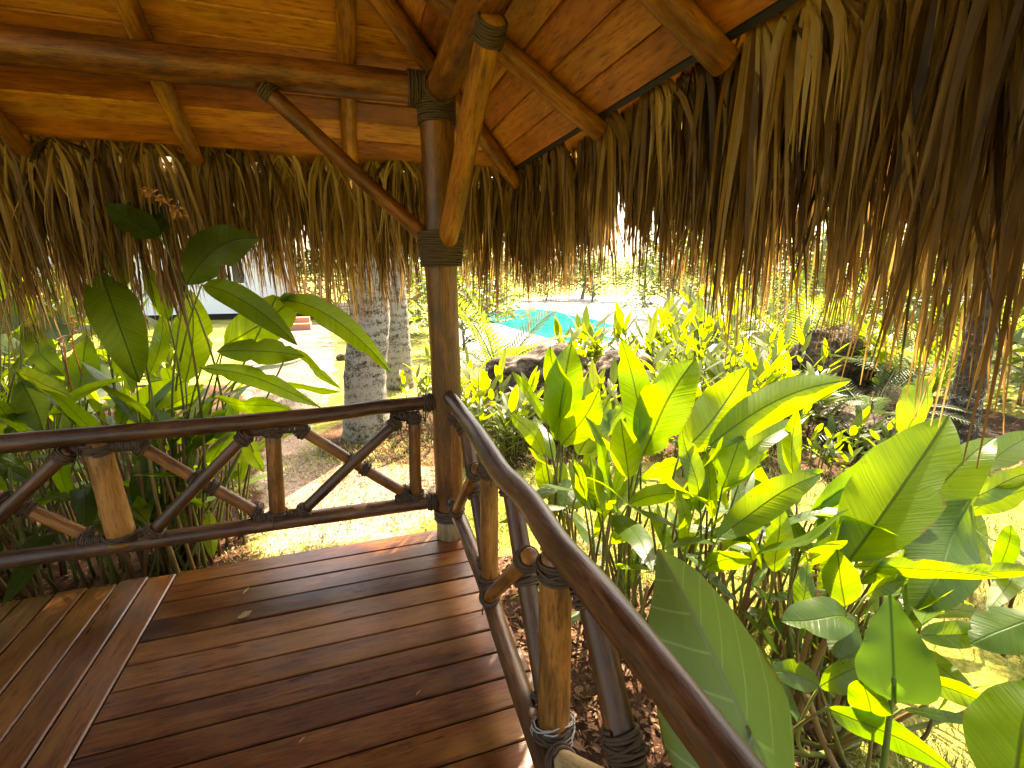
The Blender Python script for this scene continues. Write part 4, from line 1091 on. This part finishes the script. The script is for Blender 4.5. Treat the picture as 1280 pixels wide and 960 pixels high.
for i, (x, y, h, l, lab) in enumerate(((5.2, 6.4, 1.35, .5, 'tall broad leaved plant hiding the right end of the terrace'), (6.6, 8.2, 1.5, .5, 'tall bright plant at the right end of the pool terrace'), (4.0, 7.6, 1.0, .42, 'bright plant on the grass edge below the pool terrace'), (8.9, 8.4, 1.7, .5, 'tall plant beyond the waterfall rock, below the thatch tips'), (7.4, 4.9, 1.0, .42, 'leafy plant between the waterfall rock and the stiff dark cycad'))):
    ginger(lab, (x, y, GZ), 12, h, l, .26, k=9, spread=.5)
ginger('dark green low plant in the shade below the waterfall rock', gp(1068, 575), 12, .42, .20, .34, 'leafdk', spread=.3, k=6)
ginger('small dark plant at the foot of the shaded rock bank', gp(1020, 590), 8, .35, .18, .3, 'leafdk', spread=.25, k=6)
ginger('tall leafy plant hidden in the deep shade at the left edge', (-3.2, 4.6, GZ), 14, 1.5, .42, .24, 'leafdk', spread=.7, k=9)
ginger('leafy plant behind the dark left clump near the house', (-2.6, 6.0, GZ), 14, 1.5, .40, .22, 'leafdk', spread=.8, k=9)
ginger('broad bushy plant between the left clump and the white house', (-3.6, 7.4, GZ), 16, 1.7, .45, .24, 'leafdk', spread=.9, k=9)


# ---- palms
def frond(mbL, mbS, p, d, L, droop, nl=26, ll=0.35, lw=0.018, vee=0.5):
    d = V(d).normalized(); P = []
    q = V(p); dd = V(d)
    for i in range(15):
        P.append(V(q)); dd = (dd + DOWN * droop / 14).normalized(); q = q + dd * (L / 14)
    tube(mbS, P, [0.014 - 0.0008 * i for i in range(15)], 5, tone=rnd.random())
    for i in range(nl):
        f = 0.14 + 0.86 * i / (nl - 1); k = f * 14; a = min(13, int(k)); q = P[a].lerp(P[a + 1], k - a)
        t = (P[a + 1] - P[a]).normalized(); s = t.cross(UP); s = s.normalized() if s.length > .01 else V((1, 0, 0))
        nn = s.cross(t).normalized()
        l = ll * (math.sin(PI * min(1, f * 0.86 + 0.12)) ** 0.7)
        for sg in (-1, 1):
            e = q + (s * sg * 0.85 + t * 0.62 + nn * vee * 0.4 + DOWN * 0.15).normalized() * l
            leaf(mbL, q, e, nn, lw * 0.5, -0.08, 0.3, 0, 4, 'lance', bendv=DOWN)


def palm(name, label, B, trunk_path, radii, nf, L, droop, nl=26, ll=0.4, mat='frond', lw=0.02, el=(0.1, 1.2), tmat='trunk', group=None, tn=20):
    t = thing(name, label, 'palm tree' if name == 'palm_tree' else 'plant', B, group)
    if trunk_path:
        mb = MB(); path = spline(trunk_path, 40); m = len(path)
        rr = [interp([(i / (len(radii) - 1), r) for i, r in enumerate(radii)], i / (m - 1)) * (1 + 0.02 * math.sin(i * 2.4)) for i in range(m)]
        tube(mb, path, rr, tn, rough=0.05); mb.build('trunk', M[tmat], t); top = path[-1]
    else: top = V(B) + UP * 0.12
    a, b = MB(), MB()
    for i in range(nf):
        az = 2 * PI * i / nf * 2.4 + rnd.uniform(-.3, .3); e = rnd.uniform(*el)
        frond(a, b, top, (math.cos(az) * math.cos(e), math.sin(az) * math.cos(e), math.sin(e)), L * rnd.uniform(.8, 1.1), droop, nl, ll, lw)
    o = a.build('crown', M[mat], t); b.build('frond_stalks', M['stem'], t)
    return t


palm('palm_tree', 'pale lichen spotted palm trunk just behind the left railing', (0.13, 5.9, GZ), [(0.13, 5.9, GZ), (0.10, 5.9, 0.3), (0.22, 5.92, 1.2), (0.34, 5.95, 3.0), (0.42, 6.0, 6.2)], [0.34, 0.25, 0.235, 0.215, 0.19, 0.17], 16, 2.9, 1.5, 30, .8, lw=.07, tn=28)
palm('palm_tree', 'thinner second palm trunk half hidden behind the spotted one', (0.72, 8.3, GZ), [(0.72, 8.3, GZ), (0.72, 8.3, 1.2), (0.78, 8.6, 3.0), (0.8, 10.0, 5.8)], [0.24, 0.19, 0.17, 0.16], 16, 2.5, 1.5, 30, .8, lw=.07)  # unseen top bends back so its crown shades the path
palm('palm_tree', 'shaded speckled palm trunk at the right edge beyond the giant leaves', (6.4, 3.3, GZ), [(6.4, 3.3, GZ), (6.4, 3.3, .8), (6.45, 3.35, 2.6), (6.5, 3.5, 5.2)], [0.17, 0.13, 0.12, 0.11], 16, 2.4, 1.5, 28, .7, lw=.055, tmat='trunkshade')
palm('areca_palm', 'feathery sunlit palm seen through the right thatch above the rock', (7.4, 6.2, GZ), None, None, 15, 2.6, 1.0, 34, .5, lw=.028, el=(.6, 1.4))
palm('areca_palm', 'feathery palm beside the pool, seen under the thatch right of the post', gp(625, 487), None, None, 8, 1.7, 1.1, 26, .5, lw=.035, el=(.7, 1.4))
palm('cycad', 'dark stiff cycad with arching fronds beside the speckled palm trunk', (6.0, 4.0, GZ), None, None, 16, 1.35, 1.2, 34, .20, 'cycad', .010, el=(.3, 1.2))
palm('areca_palm', 'orange tinged feathery palm at the right edge behind the hanging thatch', (7.6, 4.4, GZ), None, None, 13, 2.1, 1.0, 30, .45, lw=.03, el=(.6, 1.4))
palm('fern', 'small feathery fern in the shade between rock and cycad', (5.4, 4.15, GZ), None, None, 11, .7, 1.3, 22, .12, 'cycad', .010, el=(.3, 1.2))


# ---- rocks
def boulder(label, c, size, seed, rz=0.0, amp=0.28, name='boulder', mat='rock', lay=1.0):
    import bmesh
    bm = bmesh.new(); bmesh.ops.create_icosphere(bm, subdivisions=5, radius=1.0)
    rot = Matrix.Rotation(rz, 3, 'Z')
    for v in bm.verts:
        d = v.co.normalized()
        n = noise.noise(d * 1.3 + V((seed, 0, 0))) * amp + noise.noise(d * 3.1 + V((0, seed, 0))) * amp * .5 + noise.noise(V((d.x * 5, d.y * 5, d.z * 9)) + V((0, 0, seed))) * amp * .16 + noise.noise(d * 6 + V((seed, 0, seed))) * amp * .3 + noise.noise(d * 11 + V((seed, seed, 0))) * amp * .12
        q = d * (1 + n)
        v.co = rot @ V((q.x * size[0], q.y * size[1], q.z * size[2]))
    me = bpy.data.meshes.new(name); bm.to_mesh(me); bm.free()
    for p in me.polygons: p.use_smooth = True
    me.materials.append(M[mat])
    o = bpy.data.objects.new(name, me); col.objects.link(o); o.location = c; ORG[o.name] = tuple(c)
    tag(o, label, 'rock'); return o


boulder('dark log shaped boulder with layered top behind the corner post', (2.35, 5.75, 0.16), (0.72, 0.42, 0.48), 3.1, R(-18), .30)
boulder('low pinkish sunlit boulder to the right of the dark log boulder', (3.45, 5.65, 0.10), (0.60, 0.40, 0.42), 7.7, R(-10), .30)
boulder('small mossy rock under the left end of the log boulder', (1.95, 5.15, -.18), (0.40, 0.28, 0.26), 9.2)
boulder('pale grey streaked waterfall rock behind the sunlit plants at right', (7.1, 5.5, 0.05), (0.62, 0.55, 0.75), 5.3, R(20), .25)
boulder('dark broad rock to the left of the pale waterfall rock', (6.0, 5.75, 0.0), (0.65, 0.5, 0.48), 1.9, R(50), .3)
boulder('low dark rock in the shade under the bright leaves', (4.6, 4.7, -.2), (0.55, 0.35, 0.30), 12.4, R(30), .3)
boulder('small round stone lying on the path left of the palm trunk', tuple(gnd(428, 450) + V((0, 0, .06))), (.13, .10, .09), 4.4, 0, .15)
boulder('flat dark stone in the shaded bank below the waterfall rock', (5.6, 3.9, -.22), (0.5, 0.35, 0.24), 15.1, R(60), .3)

# ---- white house at left back
HX, HY = -6.9, 17.5
hs = thing('house', 'white bungalow with dark windows behind the left clump', 'house', (-6.5, 24, GZ))
def pane_at(px, py, yd): return on(px, py, 1, yd)
YD = 23.0
a = on(200, 394, 1, YD); b = on(365, 394, 1, YD)
zb, zt = a.z, 4.2
mb = MB(); box(mb, (a.x - 4.5, YD, zb), (b.x, YD + 5, zt), .5); mb.build('wall', M['white_wall'], hs)
mb = MB(); box(mb, (a.x - 4.4, YD + .25, GZ), (b.x - .1, YD + 4.8, zb - .003), .5); mb.build('underfloor_shade', M['black'], hs)  # black box painted in for the shade under the raised house
for (x0, x1) in ((272, 283), (286, 299)):
    p, q = on(x0, 354, 1, YD), on(x1, 300, 1, YD)
    mb = MB()
    for (u0, v0, u1, v1) in ((p.x - .06, p.z - .06, q.x + .06, p.z), (p.x - .06, q.z, q.x + .06, q.z + .06), (p.x - .06, p.z, p.x, q.z), (q.x, p.z, q.x + .06, q.z)):
        box(mb, (u0, YD - .04, v0), (u1, YD - .004, v1))
    f = mb.build('window', M['white_wall'], hs)
    mb = MB(); box(mb, (p.x + .003, YD - .012, p.z + .003), (q.x - .003, YD - .005, q.z - .003)); mb.build('pane', M['glass'], f)
mb = MB()
r = [mb.add(p) for p in ((a.x - 5.2, YD - .8, 4.0), (b.x + 4.5, YD - .8, 4.0), (b.x + 2.0, YD + 2.5, 6.4), (a.x - 3, YD + 2.5, 6.4), (b.x + 4.5, YD + 5.8, 4.0), (a.x - 5.2, YD + 5.8, 4.0))]
for q in ((0, 1, 2, 3), (3, 2, 4, 5), (1, 4, 2), (0, 3, 5), (0, 5, 4, 1)): mb.face([r[i] for i in q], False)
mb.build('roof', M['grey_roof'], hs)
p = on(367, 385, 1, YD - .3); q = on(455, 385, 1, YD - .3)
mb = MB(); box(mb, (b.x + .01, YD - 1.2, p.z - .12), (q.x, YD + 2.5, p.z)); mb.build('porch_floor', M['paving'], hs)
mb = MB()
zt_ = on(367, 350, 1, YD - .3).z; YR = YD - 1.1
for i in range(5):
    x0 = p.x + (q.x - p.x) * i / 5; x1 = p.x + (q.x - p.x) * (i + 1) / 5
    tube(mb, [(x0, YR, p.z), (x0, YR, zt_)], .05, 6)
    tube(mb, [(x0, YR, p.z + .1), (x1, YR, zt_ - .1)], .035, 6); tube(mb, [(x1, YR, p.z + .1), (x0, YR, zt_ - .1)], .035, 6)
tube(mb, [(p.x, YR, zt_), (q.x, YR, zt_)], .05, 6); tube(mb, [(p.x, YR, p.z + .08), (q.x, YR, p.z + .08)], .045, 6)
mb.build('porch_railing', M['orange_wood'], hs)
for x0 in (p.x + .1, (p.x + q.x) / 2, q.x - .1):
    mb = MB(); tube(mb, [(x0, YR + .12, p.z), (x0, YR + .12, 4.0)], .09, 8); mb.build('porch_post', M['orange_wood'], hs)
c = gnd(372, 412); mb = MB(); box(mb, (c.x - .45, c.y - .3, GZ), (c.x + .45, c.y + .4, GZ + .22)); box(mb, (c.x - .40, c.y + .1, GZ + .222), (c.x + .40, c.y + .5, GZ + .4))
tag(recentre(mb.build('brick_steps', M['brick'])), 'low brick steps on the path in front of the house porch', 'steps')

# ---- pool furniture
for i, (x, y, lab) in enumerate(((705, 381, 'grey sun lounger beyond the far edge of the pool'), (772, 385, 'low sun lounger on the terrace at the right of the pool'), (835, 392, 'sun lounger on the right side of the terrace behind the lance leaved plant'))):
    B = gnd(x, y); t = thing('sun_lounger', lab, 'sun lounger', (B.x, B.y, GZ), 'sun loungers round the pool')
    mb = MB(); box(mb, (B.x - .95, B.y - .33, GZ + .32), (B.x + .45, B.y + .33, GZ + .38)); mb.build('seat', M['lounger'], t)
    mb = MB(); q = [mb.add((B.x + .45 + u, B.y + v, GZ + .35 + u * .8 + w)) for u in (0, .55) for v in (-.33, .33) for w in (0, .05)]
    for f in ((0, 1, 3, 2), (4, 6, 7, 5), (0, 4, 5, 1), (2, 3, 7, 6), (0, 2, 6, 4), (1, 5, 7, 3)): mb.face([q[j] for j in f], False)
    mb.build('backrest', M['lounger'], t)
    for sx in (-.8, .4):
        for sy in (-.28, .28):
            mb = MB(); tube(mb, [(B.x + sx, B.y + sy, GZ + .012), (B.x + sx, B.y + sy, GZ + .33)], .025, 6); mb.build('leg', M['metal'], t)
B = gnd(775, 428); t = thing('pool_ladder', 'curved steel handrails of the pool ladder at the right end of the water', 'pool ladder', (B.x, B.y, GZ))
for s in (-.25, .25):
    mb = MB(); tube(mb, spline([(B.x + s + .35, B.y + s * .5, GZ + .01), (B.x + s + .3, B.y + s * .5, GZ + .75), (B.x + s, B.y + s * .5, GZ + .9), (B.x + s - .3, B.y + s * .5, GZ + .75), (B.x + s - .4, B.y + s * .5, GZ + .02)], 20), .025, 8); mb.build('handrail', M['metal'], t)


# ---- background trees
def tree_mesh(seed, h, rx, nleaf, size, trunk_r):
    r_ = random.Random(seed); a, b = MB(), MB()
    tube(b, spline([(0, 0, 0), (r_.uniform(-.2, .2), r_.uniform(-.2, .2), h * .3), (r_.uniform(-.4, .4), r_.uniform(-.4, .4), h * .75)], 12), [trunk_r, trunk_r * .3], 9, rough=.1)
    cl = []
    for k in range(26):
        az = r_.uniform(0, 6.28); rr = rx * math.sqrt(r_.random()); z = h * r_.uniform(.18, .98)
        f = 1 - ((z / h - .5) / .62) ** 2
        c = V((math.cos(az) * rr * f, math.sin(az) * rr * f, z)); cl.append((c, r_.uniform(.35, .75) * rx * .55))
        if k % 2 == 0: tube(b, [V((0, 0, z * .55)), c], [trunk_r * .35, .02], 5)
    for k in range(nleaf):
        c, rr = r_.choice(cl); d = V((r_.gauss(0, 1), r_.gauss(0, 1), r_.gauss(0, .8))); d = d.normalized() * rr * (r_.random() ** .4)
        p = c + d; a_ = r_.uniform(0, 6.28); e = V((math.cos(a_), math.sin(a_), r_.uniform(-.7, .2))) * size
        leaf(a, p, p + e, V((r_.uniform(-1, 1), r_.uniform(-1, 1), 1)), size * .22, 0, .2, 0, 2, 'lance', r_.random())
    return a, b


def tree_proto(seed, h, rx, nl, size, tr_):
    t = thing('broadleaf_tree', 'x', 'tree', (0, 0, 0)); a, b = tree_mesh(seed, h, rx, nl, size, tr_)
    a.build('crown', M['treeleaf'], t); b.build('trunk', M['trunk'], t); return t


T1 = tree_proto(1, 7.5, 2.6, 1500, .42, .2); T2 = tree_proto(2, 5.0, 2.4, 1500, .36, .14); T3 = tree_proto(3, 2.4, 1.7, 1300, .26, .06)
TG = 'background trees and shrubs'
spots = [(T1, -14, 26, 1.2, 'tall tree behind the left end of the white house'), (T2, -9.5, 12.5, 1.0, 'bushy tree at the far left beyond the dark clump'), (T1, 3, 36, 1.1, 'tall tree on the skyline straight behind the corner post'),
         (T2, 8.5, 31, .9, 'round tree behind the left end of the pool'), (T3, 13, 31.5, 1.1, 'grey green shrub behind the far pool edge'), (T3, 15.5, 29.5, 1.2, 'grey shrub behind the middle of the pool terrace'), (T3, 18, 27, 1.2, 'shaded shrub behind the right end of the pool terrace'),
         (T1, 26, 30, 1.1, 'tall tree in the distance above the right thatch edge'), (T2, 20, 16, .9, 'bushy tree right of the pool terrace'), (T3, 13.2, 12.0, 1.0, 'bright shrub between the pool terrace and the palms'), (T2, 15, 8.5, 1.0, 'tree behind the feathery palms at right'), (T3, 10.5, 7.2, .9, 'shrub behind the pale waterfall rock'),
         (T1, 16, 3.5, .9, 'large tree at the far right behind the speckled trunk'), (T3, 9.5, 4.2, 1.0, 'shrub at the right edge behind the cycad'), (T3, -5.8, 9.5, 1.1, 'shrub beside the path in front of the white house'), (T1, -7.5, 3.2, .9, 'unseen tall tree added outside the left end of the deck to block sky'), (T1, -9.5, 8.5, 1.0, 'unseen tall tree added left of the white house to block sky'), (T2, -4.9, 4.2, .8, 'unseen shrub tree added left of the dark clump to block sky'), (T2, -6.5, 6.5, .9, 'unseen leafy shrub tree added past the left edge to block sky'), (T3, 2.6, 11.5, .8, 'sunlit shrub on the lawn behind the second palm trunk'), (T3, 1.6, 15.5, 1.0, 'shrub beside the house porch right of the palm trunk'), (T1, 11, 44, 1.3, 'pale distant tree above the pool')]  # trees past the left edge are unseen, added to block sky light
spots += [(T3, 9.0, 33.5, 1.5, 'wide shrub closing the view behind the left end of the pool'), (T3, 20.5, 24.5, 1.4, 'wide shrub at the right end of the far hedge'), (T2, 16.5, 33, 1.0, 'bushy tree behind the grey shrubs of the far hedge'), (T2, 22, 28, 1.0, 'bushy tree above the right part of the far hedge'), (T2, 13, 17.5, .8, 'bushy tree at the right end of the pool terrace'), (T2, 11.5, 9.6, .8, 'bushy tree just behind the feathery palm above the rock'), (T2, 5.5, 38, 1.2, 'bushy tree far behind the pool, next to the corner post'), (T3, -1.5, 27, 1.3, 'shrub far behind the palm trunks')]
used = set()
for (pt, x, y, s, lab) in spots:
    if pt.name not in used: used.add(pt.name); o = pt; o.location = (x, y, GZ); o.scale = (s, s, s); o.rotation_euler = (0, 0, rnd.uniform(0, 6))
    else: o = copy_tree(pt, (x, y, GZ), rnd.uniform(0, 6), s)
    o['label'] = lab; o['group'] = TG
    if pt is T3: o['category'] = 'shrub'

# ---- grass, litter
mb = MB()
def blade(x, y, h):
    a = rnd.uniform(0, 6.28); d = V((math.cos(a), math.sin(a), 0)); s = V((-d.y, d.x, 0)) * rnd.uniform(.0018, .0035); p = V((x, y, GZ)); t = rnd.random()
    m = p + d * h * .35 + UP * h * .7; e = p + d * h * .9 + UP * h * rnd.uniform(.7, 1.0)
    i = [mb.add(p - s, tuple(p), t), mb.add(p + s, tuple(p), t), mb.add(m + s * .8, tuple(m), t), mb.add(m - s * .8, tuple(m), t), mb.add(e, tuple(e), t)]
    mb.face(i[:4]); mb.face((i[3], i[2], i[4]))
regs = [((-1.2, 2.9, 2.6, 5.6), 16000, .028), ((1.4, .2, 6.2, 4.2), 42000, .05), ((-1.6, 5, 1.4, 10), 9000, .05)]
for (x0, y0, x1, y1), n, h in regs:
    for k in range(n):
        x, y = rnd.uniform(x0, x1), rnd.uniform(y0, y1)
        if noise.noise(V((x * 1.3, y * 1.3, 2))) + rnd.uniform(-.35, .35) < -.12: continue
        if x < 1.45 + .5 * noise.noise(V((y, 3, 1))) and y < 2.6: continue
        blade(x, y, h * rnd.uniform(.5, 1.3))
mb.build('grass', M['grass'], kind='stuff')
mb = MB()
def flake(x, y, z, s):
    a = rnd.uniform(0, 6.28); d = V((math.cos(a), math.sin(a), rnd.uniform(-.3, .3))) * s
    p = V((x, y, z)); leaf(mb, p, p + d, V((rnd.uniform(-.5, .5), rnd.uniform(-.5, .5), 1)), s * rnd.uniform(.06, .28), rnd.uniform(0, .25), .3, .2, 3, 'lance')
for k in range(5200): flake(rnd.uniform(.55, 1.8), rnd.uniform(.0, 2.9), GZ + rnd.uniform(.006, .03), rnd.uniform(.010, .05) * (1 if rnd.random() < .93 else 1.8))
for k in range(1500): flake(rnd.uniform(-3.2, -.7), rnd.uniform(2.75, 4.2), GZ + rnd.uniform(.008, .03), rnd.uniform(.012, .06))
for k in range(900): flake(rnd.uniform(-.7, 1.6), rnd.uniform(3.0, 5.6), GZ + rnd.uniform(.012, .03), rnd.uniform(.015, .05))
mb.build('leaf_litter', M['dry'], kind='stuff')

# bits lying on the deck
for i, (x, y, l, a, lab, m) in enumerate(((306, 768, .07, .6, 'pale flat leaf flake lying on the middle of the deck', 'stump'), (308, 738, .06, 1.2, 'thin curled yellow leaf shred near the deck edge', 'stump'), (523, 866, .03, .7, 'short straw bit lying on the front deck boards', 'stump'), (587, 766, .03, -.5, 'small brown twig bit near the right railing', 'dry'), (586, 734, .025, .2, 'tiny pale crumb beside the right bottom rail', 'stump'), (378, 924, .03, .8, 'tiny leaf scrap at the front left of the deck', 'stump'))):
    p = on(x, y, 2, .006); mb = MB(); d = V((math.cos(a), math.sin(a), 0))
    leaf(mb, p - d * l / 2, p + d * l / 2, UP, l * (.32 if i == 0 else .09), .12 if i else .01, .1, .2, 6, 'lance')
    tag(recentre(mb.build('fallen_leaf', M[m])), lab, 'leaf', 'leaf scraps on the deck')
